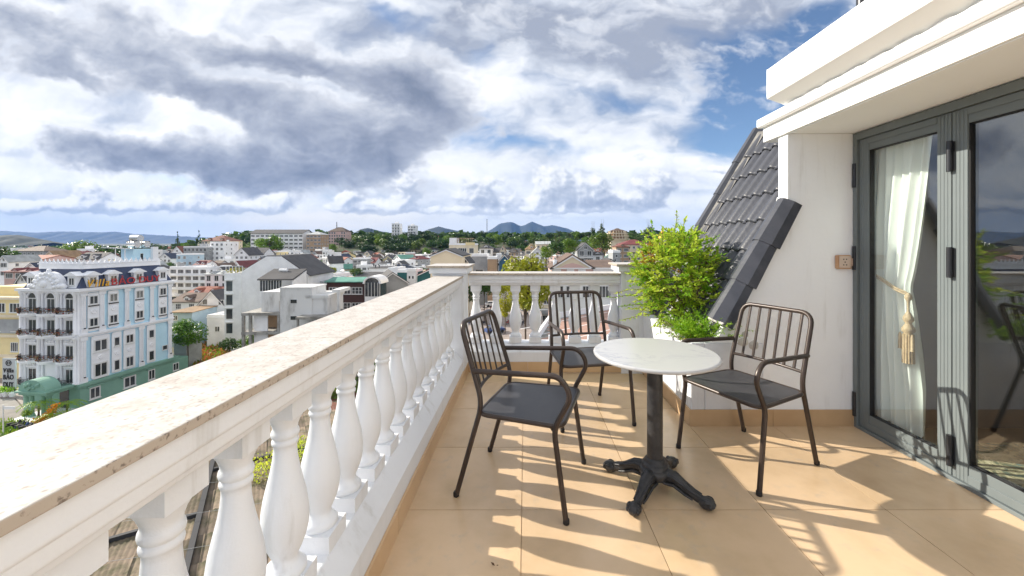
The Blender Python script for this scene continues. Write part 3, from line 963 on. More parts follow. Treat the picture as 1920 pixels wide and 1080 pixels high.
# ================================================================== CHAIRS AND TABLE
def make_chair(label):
    t = thing('armchair', label, 'chair', group='dark metal armchairs round the table')
    r = 0.0135
    back = fillet([(-0.292, -0.233, 0.012), (-0.150, -0.229, 0.50), (-0.275, -0.222, 0.90), (-0.275, 0.222, 0.90), (-0.150, 0.229, 0.50), (-0.292, 0.233, 0.012)], [0.07, 0.075, 0.075, 0.07], 7)
    MB().tube(back, r, 12).build('back_frame', M_metal, t)
    for s in (-1, 1):
        fr = fillet([(0.292, s * 0.268, 0.012), (0.232, s * 0.262, 0.435), (0.318, s * 0.264, 0.60), (0.262, s * 0.262, 0.688), (-0.196, s * 0.236, 0.662)], [0.05, 0.08, 0.06], 7)
        MB().tube(fr, r, 12).build('front_leg', M_metal, t)
        b = MB(); b.tube([(0.236, s * 0.262, 0.42), (0.20, s * 0.22, 0.434)], 0.008, 8); b.build('bracket', M_metal, t)
    sf = [(x, y, 0.446) for x, y in rrect(-0.172, -0.236, 0.272, 0.236, 0.055, 6)]
    sf = [(x, y * (1.0 + 0.10 * (x + 0.17) / 0.44), z) for x, y, z in sf]
    MB().tube(sf, 0.0115, 10, closed=True).build('seat_frame', M_metal, t)
    pl_ = [(x, y * (1.0 + 0.10 * (x + 0.17) / 0.44)) for x, y in rrect(-0.163, -0.227, 0.263, 0.227, 0.05, 6)]
    MB().prism(pl_, 0.443, 0.4535).build('seat', M_seat, t, bevel=0.003)
    # lower back rail, bowed
    def bu(z): return -0.150 - (z - 0.50) * (0.125 / 0.40)
    rl = [(bu(0.565) - 0.03 * (1 - (v / 0.226) ** 2), v, 0.565) for v in [(-0.226 + 0.452 * k / 10) for k in range(11)]]
    MB().tube(rl, 0.0095, 10).build('back_rail', M_metal, t)
    for k in range(6):
        v = -0.165 + 0.066 * k
        b0 = bu(0.565) - 0.03 * (1 - (v / 0.226) ** 2)
        MB().tube([(b0, v, 0.566), (-0.274, v, 0.893)], 0.0036, 8, flat=2.7).build('slat', M_metal, t)
    for x, y in ((0.293, 0.268), (0.293, -0.268), (-0.294, 0.233), (-0.294, -0.233)):
        MB().lathe([(0.012, 0.0), (0.0155, 0.004), (0.0155, 0.022), (0.0137, 0.026)], 12, M=Matrix.Translation((x, y, 0))).build('foot_cap', M_seal, t)
    return t
ch = make_chair('dark bronze armchair nearest the long balustrade, facing right toward the table')
ch.location = (-0.01, 2.207, 0); ch.rotation_euler.z = R(-17)
c2 = copy_tree(ch); c2.location = (0.468, 3.107, 0); c2.rotation_euler.z = R(-79.4)
c2['label'] = 'dark bronze armchair behind the table with its back to the far balustrade'
c3 = copy_tree(ch); c3.location = (1.365, 2.444, 0); c3.rotation_euler.z = R(206)
c3['label'] = 'dark bronze armchair between the table and the glass doors, backing the white wall'

def table():
    t = thing('bistro_table', 'round white marble bistro table on a black clawfoot pedestal', 'table', (0.695, 2.135, 0))
    n = 72
    pr = [(0.0, 0.714), (0.315, 0.714), (0.322, 0.716), (0.325, 0.720), (0.325, 0.728), (0.322, 0.732), (0.315, 0.734), (0.0, 0.734)]
    MB().lathe(pr[1:-1], n).build('tabletop', M_marble, t)
    MB().lathe([(0.041, 0.12), (0.041, 0.69)], 28).build('column', M_cast, t)
    b = MB(); b.box(-0.14, -0.02, 0.695, 0.14, 0.02, 0.7135); b.box(-0.02, -0.14, 0.6945, 0.02, 0.14, 0.713); b.lathe([(0.06, 0.68), (0.06, 0.694)], 20)
    b.build('top_bracket', M_cast, t)
    MB().lathe([(0.075, 0.075), (0.085, 0.10), (0.083, 0.118), (0.076, 0.124), (0.068, 0.126), (0.070, 0.138), (0.063, 0.146), (0.052, 0.150), (0.054, 0.160), (0.046, 0.168), (0.042, 0.172)], 32).build('hub', M_cast, t)
    for k in range(4):
        a = R(51 + 90 * k)
        M = Matrix.Rotation(a, 4, 'Z')
        b = MB()
        path = [(0.035, 0, 0.085), (0.075, 0, 0.098), (0.11, 0, 0.094), (0.15, 0, 0.072), (0.19, 0, 0.050), (0.225, 0, 0.040), (0.245, 0, 0.036)]
        b.tube(path, [0.040, 0.038, 0.034, 0.028, 0.024, 0.023, 0.022], 12, M=M, flat=0.85)
        for s in (-1, 1):
            b.tube([(0.05, s * 0.030, 0.105), (0.10, s * 0.026, 0.112), (0.15, s * 0.020, 0.086), (0.20, s * 0.016, 0.064), (0.235, s * 0.014, 0.056)], [0.008, 0.009, 0.008, 0.007, 0.005], 8, M=M)
            b.tube([(0.06, s * 0.036, 0.07), (0.11, s * 0.032, 0.072), (0.16, s * 0.024, 0.045), (0.20, s * 0.018, 0.03)], [0.008, 0.008, 0.007, 0.006], 8, M=M)
        lg = b.build('leg', M_cast, t)
        b = MB()
        b.ball((0.262, 0, 0.030), 0.036, 14, sc=(1.15, 0.95, 0.83), M=M)
        for v in (-0.026, -0.009, 0.009, 0.026):
            b.ball((0.278 - abs(v) * 0.35, v, 0.044), 0.0125, 8, sc=(1.7, 0.8, 0.9), M=M)
            b.ball((0.297 - abs(v) * 0.5, v, 0.030), 0.0115, 8, sc=(1.0, 0.8, 1.1), M=M)
        b.build('paw', M_cast, lg)
table()
# ================================================================== PLANTS ON THE BALCONY
M_leaf = leaf_mat('bright_shrub_leaf', (0.42, 0.57, 0.04), (0.66, 0.71, 0.09), 5.0, 0.55, 0.05)
M_leafd = leaf_mat('deep_green_leaf', (0.23, 0.45, 0.03), (0.40, 0.58, 0.05), 6.0, 0.5, 0.05)
M_fern = leaf_mat('fern_green', (0.25, 0.46, 0.02), (0.42, 0.58, 0.04), 7.0, 0.5, 0.05)
M_varieg = leaf_mat('variegated_leaf', (0.22, 0.33, 0.05), (0.55, 0.55, 0.22), 26.0, 0.35, 0.05)
M_dry = leaf_mat('dry_orange_leaf', (0.42, 0.17, 0.02), (0.55, 0.33, 0.04), 10.0, 0.35, 0.05)
M_bark = mat('bark', (0.16, 0.10, 0.06), 0.9, (0.09, 0.06, 0.04), 12, 5, 0.4, 40)

def leaf_quad(b, p, d, nrm, l, w, mi=0):
    """a pointed leaf of four triangles folded along its midrib"""
    d = d.normalized()
    s = d.cross(nrm)
    if s.length < 1e-5: s = d.orthogonal()
    s.normalize()
    n = s.cross(d)
    t = p + d * l
    m = p + d * (l * 0.45)
    b.add([p, m + s * w * 0.5 + n * w * 0.12, t, m - s * w * 0.5 + n * w * 0.12, m - n * w * 0.08], [(0, 1, 4), (1, 2, 4), (2, 3, 4), (3, 0, 4)], mi)

def rvec(rg):
    while True:
        v = Vector((rg.uniform(-1, 1), rg.uniform(-1, 1), rg.uniform(-1, 1)))
        if 0.05 < v.length < 1: return v.normalized()

def twig_leaves(b, stem, rg, p0, d0, length, n, ll, lw, droop=0.25, mi=0):
    pts = []
    p, d = Vector(p0), Vector(d0).normalized()
    step = length / n
    for i in range(n):
        d = (d + rvec(rg) * 0.10 + Vector((0, 0, -droop * step * 3))).normalized()
        p = p + d * step
        pts.append(p.copy())
        if i < 1: continue
        side = d.cross(Vector((0, 0, 1)))
        if side.length < .1: side = Vector((1, 0, 0))
        side.normalize()
        k = ll * (0.75 + 0.5 * rg.random()) * (1.0 - 0.35 * i / n)
        for s in (-1, 1):
            ld = (side * s + d * 0.7 + rvec(rg) * 0.7).normalized()
            leaf_quad(b, p, ld, (Vector((0, 0, 1)) + rvec(rg) * 0.9), k, lw * k / ll, mi)
    leaf_quad(b, p, d, Vector((0, 0, 1)), ll, lw, mi)
    if stem is not None and len(pts) > 2:
        stem.tube([Vector(p0)] + pts[::3] + [pts[-1]], 0.0022, 4, cap=False)

def big_shrub():
    t = thing('shrub', 'large bright green leafy shrub spilling out of the white planter', 'shrub', (1.40, 3.42, 0.55))
    rg = random.Random(21)
    lf, st = MB(), MB()
    C = Vector((-0.10, 0.02, 0.48))
    # main stems
    for k in range(9):
        a = 2 * PI * k / 9 + rg.uniform(-.3, .3)
        e = C + Vector((0.26 * math.cos(a), 0.26 * math.sin(a), rg.uniform(-0.1, 0.38)))
        st.tube(fillet([(0.03 * math.cos(a), 0.03 * math.sin(a), 0), (0.10 * math.cos(a), 0.10 * math.sin(a), 0.2), tuple(e)], 0.1, 4), [0.011] * 7 + [0.005] if False else 0.008, 6)
    for k in range(520):
        v = rvec(rg)
        rr = rg.uniform(0.30, 1.0) ** 0.6
        p = C + Vector((v.x * 0.31 * rr, v.y * 0.30 * rr, v.z * 0.38 * rr))
        if p.z < 0.06: p.z = 0.06 + rg.random() * 0.1
        d = Vector((v.x, v.y, abs(v.z) * 0.4 + v.z * 0.5 + 0.35)) + rvec(rg) * 0.95
        if p.x > 0.05 and d.x > 0: d.x *= 0.45
        twig_leaves(lf, st, rg, p, d, rg.uniform(0.07, 0.19), rg.randint(6, 10), 0.046, 0.026, 0.5, rg.choices((0, 1, 2), (0.72, 0.265, 0.015))[0])
    # sprays leaning out to the left and one tall tip
    for (px, py, qx, qy, d) in ((1215, 555, 1150, 545, 3.25), (1225, 575, 1160, 562, 3.2), (1225, 590, 1172, 590, 3.15), (1222, 585, 1180, 575, 3.3), (1220, 545, 1165, 535, 3.35),
                               (1200, 500, 1178, 470, 3.4), (1262, 440, 1268, 402, 3.5), (1290, 440, 1300, 425, 3.6), (1225, 460, 1212, 430, 3.4), (1330, 560, 1350, 555, 3.1)):
        a, e = P(px, py, d) - t.location, P(qx, qy, d - 0.08) - t.location
        twig_leaves(lf, st, rg, a, e - a, (e - a).length * 1.08, 17, 0.034, 0.017, 0.25, rg.choice((0, 0, 1)))
    lf.build('foliage', [M_leaf, M_leafd, M_dry], t)
    st.build('stem', M_bark, t)
big_shrub()

def fern():
    t = thing('fern', 'feathery lime green fern at the front of the white planter', 'fern', (1.34, 2.985, 0.57))
    rg = random.Random(4)
    b = MB()
    for k in range(190):
        a = rg.uniform(0, 2 * PI)
        p = Vector((rg.uniform(-0.10, 0.12), rg.uniform(-0.02, 0.12), 0.0))
        d = Vector((math.cos(a) * 0.75, math.sin(a) * 0.45 - 0.15, rg.uniform(0.5, 1.5))).normalized()
        L = rg.uniform(0.16, 0.33)
        n = 15
        for i in range(n):
            d = (d + Vector((0, 0, -0.055))).normalized()
            p = p + d * (L / n)
            for s in range(4):
                ld = (rvec(rg) + d * 0.5).normalized()
                s_ = ld.cross(rvec(rg)).normalized() * 0.0030
                e = p + ld * (0.032 * (1.1 - 0.6 * i / n))
                b.add([p - s_, p + s_, e], [(0, 1, 2)], 0)
    b.build('frond', M_fern, t)
    b = MB()
    for k in range(200):
        p = Vector((rg.uniform(-0.15, 0.16), rg.uniform(-0.08, 0.06), rg.uniform(-0.01, 0.05)))
        leaf_quad(b, p, rvec(rg) + Vector((0, -0.3, 0.3)), Vector((0, 0, 1)), 0.03, 0.012)
    b.build('dry_leaf', M_dry, t)
fern()

def low_plant():
    t = thing('low_plant', 'low cream variegated plant trailing over the planter edge', 'plant', (1.27, 3.30, 0.56))
    rg = random.Random(8)
    b, st = MB(), MB()
    for k in range(90):
        p = Vector((rg.uniform(-0.06, 0.08), rg.uniform(-0.34, 0.32), rg.uniform(0.0, 0.06)))
        d = Vector((rg.uniform(-1, 0.3), rg.uniform(-0.8, 0.4), rg.uniform(0.1, 0.9)))
        twig_leaves(b, st, rg, p, d, rg.uniform(0.06, 0.13), 6, 0.024, 0.012, 1.2)
    b.build('foliage', M_varieg, t)
    st.build('stem', M_bark, t)
low_plant()

# a few fallen leaves on the tiles, singly
M_dead = mat('dead_leaf', (0.10, 0.05, 0.025), 0.8, (0.16, 0.09, 0.04), 30)
rg = random.Random(12)
for (px, py, lab) in ((877, 700, 'curled brown dead leaf in the far left floor corner'), (1205, 704, 'dry yellowish leaf lying on the tiles behind the table'), (928, 1064, 'tiny brown leaf curl lying on the tiles at the bottom edge')):
    d = F * CAM_H / (py - 455)
    p = P(px, py, d)
    t = thing('fallen_leaf', lab, 'leaf', (p.x, p.y, 0.001))
    b = MB()
    for k in range(2):
        leaf_quad(b, Vector((0.012 * k, 0, 0.006)), Vector((rg.uniform(-1, 1), rg.uniform(-1, 1), 0.25)), Vector((0, 0, 1)) + rvec(rg) * .5, 0.022, 0.010)
    b.build('blade', M_dead, t)
# ================================================================== TERRAIN
GZ = -25.0
def ss(v, a, b):
    t = max(0.0, min(1.0, (v - a) / (b - a)))
    return t * t * (3 - 2 * t)
def T(x, y):
    """height of the town's ground"""
    r = math.hypot(x, y)
    k = x / y if y > 1 else (-9 if x < 0 else 9)
    if y <= 1: k = 0.0
    hc = GZ + 11 * ss(y, 118, 330) + 17 * ss(y, 335, 470)
    hl = GZ + 9 * ss(y, 120, 260)
    left = ss(-k, 0.70, 0.95)
    h = hc * (1 - left) + hl * left
    far = ss(r, 640, 1300)
    h = h * (1 - far) + (-22) * far
    return h

M_ground = mat('town_ground', (0.045, 0.065, 0.025), 0.95, (0.11, 0.10, 0.065), 0.05, 8, lo=0.4, hi=0.62)
def ground():
    b = MB()
    na = 128
    rad = [0.0] + [12 * (1.092 ** i) for i in range(82)]
    rad = [r for r in rad if r < 15000] + [16000]
    vs = [(0, 0, GZ)]
    for r in rad[1:]:
        for j in range(na):
            a = 2 * PI * j / na
            x, y = r * math.sin(a), r * math.cos(a)
            vs.append((x, y, T(x, y)))
    fs = [(0, 1 + (j + 1) % na, 1 + j) for j in range(na)]
    for i in range(len(rad) - 2):
        o, p = 1 + i * na, 1 + (i + 1) * na
        for j in range(na):
            fs.append((o + j, o + (j + 1) % na, p + (j + 1) % na, p + j))
    b.add(vs, fs, 0, True)
    tag(b.build('ground', M_ground), kind='structure')
ground()

# distant mountains
M_mtn = mat('forest_mountain', (0.010, 0.018, 0.018), 0.95, (0.018, 0.027, 0.024), 0.0012, 8)
M_mtn2 = mat('far_plain_hill', (0.012, 0.022, 0.014), 0.95, (0.05, 0.06, 0.05), 0.02, 8)
def range_(name, pts, d, depth, m, seed, jag=0.05, base=-40):
    """a ridge whose crest passes through the given picture points at distance d, with real depth"""
    rg = random.Random(seed)
    crest = []
    for i in range(len(pts) - 1):
        (x0, y0), (x1, y1) = pts[i], pts[i + 1]
        n = max(2, int(abs(x1 - x0) / 6))
        for k in range(n):
            t = k / n
            crest.append((x0 + (x1 - x0) * t, y0 + (y1 - y0) * t + rg.uniform(-1, 1) * jag * 10))
    crest.append(pts[-1])
    vs, fs = [], []
    rows = 12
    n = len(crest)
    for px, py in crest:
        c = P(px, py, d)
        ph = rg.uniform(0, 6)
        for r_ in range(-rows, rows + 1):
            t = r_ / rows
            prof = (1 - abs(t)) ** 1.25
            z = base + (c.z - base) * prof
            z += (c.z - base) * 0.05 * math.sin(px * 0.35 + r_ * 0.9) * abs(t) * (1 - abs(t)) * 3
            vs.append((c.x * (1 + 0.0 * t), d + t * depth + (c.z - base) * 0.35 * math.sin(px * 0.21 + r_ * 0.4) * (abs(t) * (1 - abs(t)) * 4), z))
    w = 2 * rows + 1
    for i in range(n - 1):
        for r_ in range(w - 1):
            a = i * w + r_
            fs.append((a, a + w, a + w + 1, a + 1))
    b = MB(); b.add(vs, fs, 0, True)
    tag(b.build(name, m), kind='structure')
range_('mountain', [(880, 447), (905, 440), (921, 430), (935, 421), (945, 417.5), (957, 416), (966, 419), (976, 424), (985, 421), (998, 416), (1010, 420), (1020, 424.5), (1035, 422.5), (1050, 425), (1065, 429), (1080, 436), (1092, 443), (1120, 451)], 9000, 1500, M_mtn, 1, 0.06)
range_('hill', [(760, 446), (785, 437), (800, 431), (812, 427.5), (822, 424.5), (835, 428), (850, 431), (870, 434), (890, 438), (920, 446)], 5200, 900, M_mtn, 2, 0.05)
range_('hill', [(640, 448), (660, 440), (676, 430), (690, 427), (705, 431), (716, 434), (740, 438), (780, 446)], 3800, 600, M_mtn, 12, 0.05)
range_('mountain', [(-420, 436), (-200, 430), (0, 432.5), (60, 436), (120, 434), (190, 435.5), (215, 434), (245, 438), (300, 441), (360, 444), (430, 447), (560, 450), (700, 452)], 10500, 1500, M_mtn, 3, 0.04)
range_('mountain', [(1090, 452), (1150, 447), (1230, 444), (1320, 447), (1500, 444), (1900, 440), (2600, 442)], 10000, 1500, M_mtn, 6, 0.04)
range_('hill', [(-260, 448), (-120, 441), (-20, 442), (25, 440.5), (45, 442), (60, 446), (78, 451), (100, 455)], 1900, 350, M_mtn2, 4, 0.06)

# road, pavements and open lots near the hotel
M_asph = mat('asphalt', (0.22, 0.20, 0.185), 0.9, (0.29, 0.265, 0.24), 0.4, 7)
M_pave = mat('pavement', (0.34, 0.29, 0.26), 0.9, (0.26, 0.22, 0.20), 0.8, 6)
M_redpave = mat('red_terrace_tile', (0.44, 0.27, 0.21), 0.7, (0.37, 0.225, 0.18), 1.2, 6, rnd=0.08)
def sheet(name, poly, z, m, th=0.15):
    return tag(MB().prism(poly, z - th, z).build(name, m), kind='structure')
sheet('road', [(-220, 42), (-38, 36), (-38, 50), (-70, 57), (-86, 67), (-220, 72)], GZ + 0.06, M_asph)
sheet('pavement', [(-220, 72.1), (-86, 67.1), (-82, 69), (-82, 80), (-220, 84)], GZ + 0.2, M_pave, 0.3)
sheet('pavement', [(-85.5, 66.8), (-70.2, 57.4), (-58, 53.5), (-52, 56), (-54, 82), (-85, 82)], GZ + 0.18, M_pave, 0.3)
ZST = -17.0
sheet('street', [(-22, 74), (4.2, 74), (4.2, 117), (-24, 117)], ZST, M_pave, 8.5)

# ================================================================== TREES
L_dark = leaf_mat('dark_tree_leaf', (0.020, 0.055, 0.012), (0.055, 0.115, 0.022), 1.0, 0.25, 0.3, 0.02)
L_mid = leaf_mat('mid_tree_leaf', (0.045, 0.105, 0.014), (0.11, 0.19, 0.025), 1.0, 0.3, 0.3, 0.025)
L_lime = leaf_mat('lime_tree_leaf', (0.20, 0.25, 0.012), (0.42, 0.42, 0.02), 1.0, 0.35, 0.08, 0.01)
L_bright = leaf_mat('bright_green_leaf', (0.08, 0.18, 0.014), (0.19, 0.31, 0.025), 1.0, 0.35, 0.12, 0.015)
M_trunk = mat('trunk_bark', (0.13, 0.095, 0.065), 0.95, (0.08, 0.055, 0.04), 3, 5)
CROWNS = {}
def crown_mesh(name, seed, n, m, leaf=0.16, kind='round'):
    rg = random.Random(seed)
    b = MB()
    lobes = []
    if kind == 'round':
        for k in range(15):
            v = rvec(rg)
            lobes.append((Vector((v.x * 0.60, v.y * 0.60, v.z * 0.42 + 0.12 * v.z)), rg.uniform(0.26, 0.46)))
    elif kind == 'oval':
        for k in range(16):
            z = rg.uniform(-1, 1)
            rr = 0.5 * math.sqrt(max(0.05, 1 - z * z)) * rg.random() ** .5
            a = rg.uniform(0, 2 * PI)
            lobes.append((Vector((rr * math.cos(a), rr * math.sin(a), z * 0.85)), rg.uniform(0.25, 0.42)))
    elif kind == 'tall':
        for k in range(11):
            a, z = rg.uniform(0, 2 * PI), rg.uniform(-0.9, 1.0)
            rr = rg.uniform(0.1, 0.6) * (1.1 - 0.5 * abs(z))
            lobes.append((Vector((rr * math.cos(a), rr * math.sin(a), z)), rg.uniform(0.17, 0.33)))
    elif kind == 'cone':
        for k in range(26):
            z = rg.random()
            a = rg.uniform(0, 2 * PI)
            rr = (1 - z) * 0.8
            lobes.append((Vector((rr * math.cos(a), rr * math.sin(a), z * 2 - 1)), 0.10 + 0.22 * (1 - z)))
    tot = sum(r * r for _, r in lobes)
    for c, r in lobes:
        for k in range(max(3, int(n * r * r / tot))):
            v = rvec(rg)
            p = c + v * r * (rg.uniform(0.55, 1.05))
            nn = (v * 1.0 + rvec(rg) * 0.7 + Vector((0, 0, 0.35))).normalized()
            t1 = nn.orthogonal().normalized()
            t1 = (Matrix.Rotation(rg.uniform(0, 2 * PI), 3, nn) @ t1)
            t2 = nn.cross(t1)
            l = leaf * rg.uniform(0.6, 1.3)
            w = l * rg.uniform(0.45, 0.8)
            b.add([p - t1 * l * .5, p + t2 * w * .5 + nn * l * .12, p + t1 * l * .5, p - t2 * w * .5 + nn * l * .12], [(0, 1, 2), (0, 2, 3)], 0)
    return b.mesh(name, m)
def crowns(key, m, cnt, n, leaf, kind):
    CROWNS[key] = [crown_mesh('crown', 100 + 7 * i + len(CROWNS) * 31, n, m, leaf, kind) for i in range(cnt)]
crowns('dark', L_dark, 3, 900, 0.20, 'round')
crowns('mid', L_mid, 4, 900, 0.20, 'round')
crowns('bright', L_bright, 2, 2200, 0.13, 'round')
crowns('lime', L_lime, 1, 4200, 0.11, 'round')
crowns('limeoval', L_lime, 1, 2600, 0.12, 'oval')
crowns('cone', L_dark, 1, 900, 0.17, 'cone')
crowns('sparse', L_dark, 2, 420, 0.2, 'tall')
def trunk_mesh():
    b = MB()
    b.tube([(0, 0, 0), (0.03, 0.01, 0.4), (0, 0, 0.8), (0.03, 0.02, 1.15)], [0.05, 0.04, 0.032, 0.02], 7)
    for a in (0.3, 1.9, 3.5, 5.0):
        b.tube([(0, 0, 0.7), (0.14 * math.cos(a), 0.14 * math.sin(a), 0.95), (0.36 * math.cos(a), 0.36 * math.sin(a), 1.25)], [0.024, 0.018, 0.009], 5)
    return b.mesh('trunk', M_trunk)
TRUNK = trunk_mesh()
TRG = random.Random(77)
def tree(x, y, zb, h, r, key, label, group=None, name='tree', vs=1.0, cat='tree'):
    """h is the height of the top over the base zb, r the crown radius"""
    t = thing(name, label, cat, (x, y, zb), TRG.uniform(0, 6.28), group)
    rz = r * 0.80 * vs
    cz = h - rz
    inst('crown', TRG.choice(CROWNS[key]), t, (0, 0, cz), (0, 0, TRG.uniform(0, 6)), (r * 1.2, r * 1.2, rz * 1.15))
    th = max(0.5, cz + 0.1 * rz)
    inst('trunk', TRUNK, t, (0, 0, 0), (0, 0, 0), (r * 0.9, r * 0.9, th / 1.05))
    return t
def tree_px(px, ptop, d, r_px, key, label, group=None, zb=None, name='tree', vs=1.0):
    p = P(px, ptop, d)
    zb = T(p.x, p.y) - 0.3 if zb is None else zb
    return tree(p.x, p.y, zb, p.z - zb, r_px * d / F, key, label, group, name, vs)
# ================================================================== TOWN BUILDING KIT
W_COL = {
    'white': mat('town_white', (0.89, 0.89, 0.90), 0.8, (0.78, 0.78, 0.79), 0.35, 7, rnd=0.06),
    'cream': mat('town_cream', (0.78, 0.68, 0.51), 0.8, (0.68, 0.59, 0.44), 0.35, 7, rnd=0.08),
    'grey': mat('town_grey', (0.40, 0.41, 0.42), 0.85, (0.29, 0.30, 0.31), 0.35, 7, rnd=0.1),
    'pale blue': mat('town_pale_blue', (0.44, 0.57, 0.66), 0.8, (0.37, 0.49, 0.58), 0.35, 6),
    'pink': mat('town_pink', (0.68, 0.46, 0.42), 0.8, (0.60, 0.41, 0.37), 0.35, 6),
    'tan': mat('town_tan', (0.44, 0.31, 0.20), 0.85, (0.36, 0.25, 0.17), 0.35, 6),
    'yellow': mat('town_yellow', (0.84, 0.70, 0.38), 0.8, (0.77, 0.64, 0.35), 0.35, 6),
    'teal': mat('town_teal', (0.035, 0.16, 0.16), 0.7, (0.03, 0.13, 0.13), 0.35, 6),
    'peach': mat('town_peach', (0.95, 0.80, 0.57), 0.8, (0.91, 0.76, 0.54), 0.25, 6),
    'brown': mat('town_brown', (0.085, 0.040, 0.034), 0.8, (0.065, 0.032, 0.028), 0.35, 6),
    'green': mat('town_green', (0.20, 0.36, 0.29), 0.8, (0.17, 0.31, 0.25), 0.35, 6),
    'blue': mat('town_blue', (0.05, 0.14, 0.24), 0.8),
}
def roof_mat(name, col, rnd=0.15):
    m = mat(name, col, 0.75, tuple(c * 0.7 for c in col), 0.5, 8, rnd=rnd)
    nt = m.node_tree
    b = nt.nodes['Principled BSDF']
    tc = node(nt, 'ShaderNodeTexCoord').outputs['Object']
    wv = node(nt, 'ShaderNodeTexWave', {'Vector': tc, 'Scale': 3.2, 'Distortion': 0.4}, bands_direction='Z')
    bp = node(nt, 'ShaderNodeBump', {'Height': wv.outputs['Fac'], 'Strength': 0.5, 'Distance': 0.08})
    nt.links.new(bp.outputs[0], b.inputs['Normal'])
    return m
R_COL = {
    'dark grey': roof_mat('roof_dark_grey', (0.085, 0.082, 0.085)),
    'red brown': roof_mat('roof_red_brown', (0.20, 0.075, 0.05)),
    'rust red': roof_mat('roof_rust_red', (0.33, 0.105, 0.065)),
    'brown': roof_mat('roof_brown', (0.15, 0.10, 0.075)),
    'green': roof_mat('roof_green', (0.13, 0.34, 0.27)),
    'pale metal': roof_mat('roof_pale_metal', (0.48, 0.50, 0.50)),
    'tan': roof_mat('roof_tan', (0.34, 0.22, 0.12)),
    'slate blue': roof_mat('roof_slate_blue', (0.045, 0.06, 0.10)),
    'maroon': roof_mat('roof_maroon', (0.20, 0.05, 0.05)),
}
M_pane = mat('window_glass_dark', (0.035, 0.042, 0.05), 0.08, (0.07, 0.075, 0.08), 0.6, 2, spec=0.8, rnd=0.4)
M_frame = mat('window_frame_white', (0.72, 0.72, 0.71), 0.6)
M_trim = mat('town_trim_white', (0.84, 0.84, 0.84), 0.7)
M_steel = mat('stainless_tank', (0.62, 0.63, 0.64), 0.25, metal=0.9)
M_conc = mat('weathered_concrete', (0.40, 0.385, 0.36), 0.9, (0.20, 0.19, 0.17), 0.5, 8, 0.2, 6)
M_stain = mat('stained_white_render', (0.70, 0.70, 0.69), 0.85, (0.36, 0.35, 0.33), 0.45, 9, lo=0.48, hi=0.75, sx=(1, 1, 0.35))
M_iron = mat('black_iron', (0.03, 0.03, 0.033), 0.6)
M_flower = mat('balcony_flowers', (0.22, 0.20, 0.06), 0.9, (0.30, 0.06, 0.06), 3.0, 6)

def win_mesh(name, ncol, nrow, fr=0.08, sill=True):
    """unit window 1 x 1 facing -Y: white frame, mullions and dark panes"""
    b = MB()
    b.box(-0.5, -0.07, -0.5, -0.5 + fr, 0.0, 0.5); b.box(0.5 - fr, -0.07, -0.5, 0.5, 0.0, 0.5)
    b.box(-0.5 + fr, -0.07, 0.5 - fr, 0.5 - fr, 0.0, 0.5); b.box(-0.5 + fr, -0.07, -0.5, 0.5 - fr, 0.0, -0.5 + fr)
    for i in range(1, ncol):
        x = -0.5 + i / ncol
        b.box(x - fr * .35, -0.06, -0.5 + fr, x + fr * .35, 0.0, 0.5 - fr)
    for i in range(1, nrow):
        z = -0.5 + i / nrow
        b.box(-0.5 + fr, -0.055, z - fr * .3, 0.5 - fr, 0.0, z + fr * .3)
    b.box(-0.5 + fr, -0.02, -0.5 + fr, 0.5 - fr, 0.0, 0.5 - fr, 1)
    if sill: b.box(-0.56, -0.14, -0.56, 0.56, 0.0, -0.5)
    return b.mesh(name, [M_frame, M_pane])
WIN = {'pair': win_mesh('window', 2, 1, 0.10), 'single': win_mesh('window', 1, 1, 0.10), 'wide': win_mesh('window', 4, 1, 0.05),
       'grid': win_mesh('window', 3, 2, 0.06), 'dark': win_mesh('window', 1, 1, 0.03, False), 'door': win_mesh('window', 2, 1, 0.06, False)}
def win(parent, kind, x, y, z, w, h, rz=0.0, name='window'):
    return inst(name, WIN[kind], parent, (x, y, z), (0, 0, rz), (w, 1, h))

def box_part(name, m, parent, *bx, bevel=0):
    b = MB()
    b.box(*bx)
    return b.build(name, m, parent, bevel=bevel)

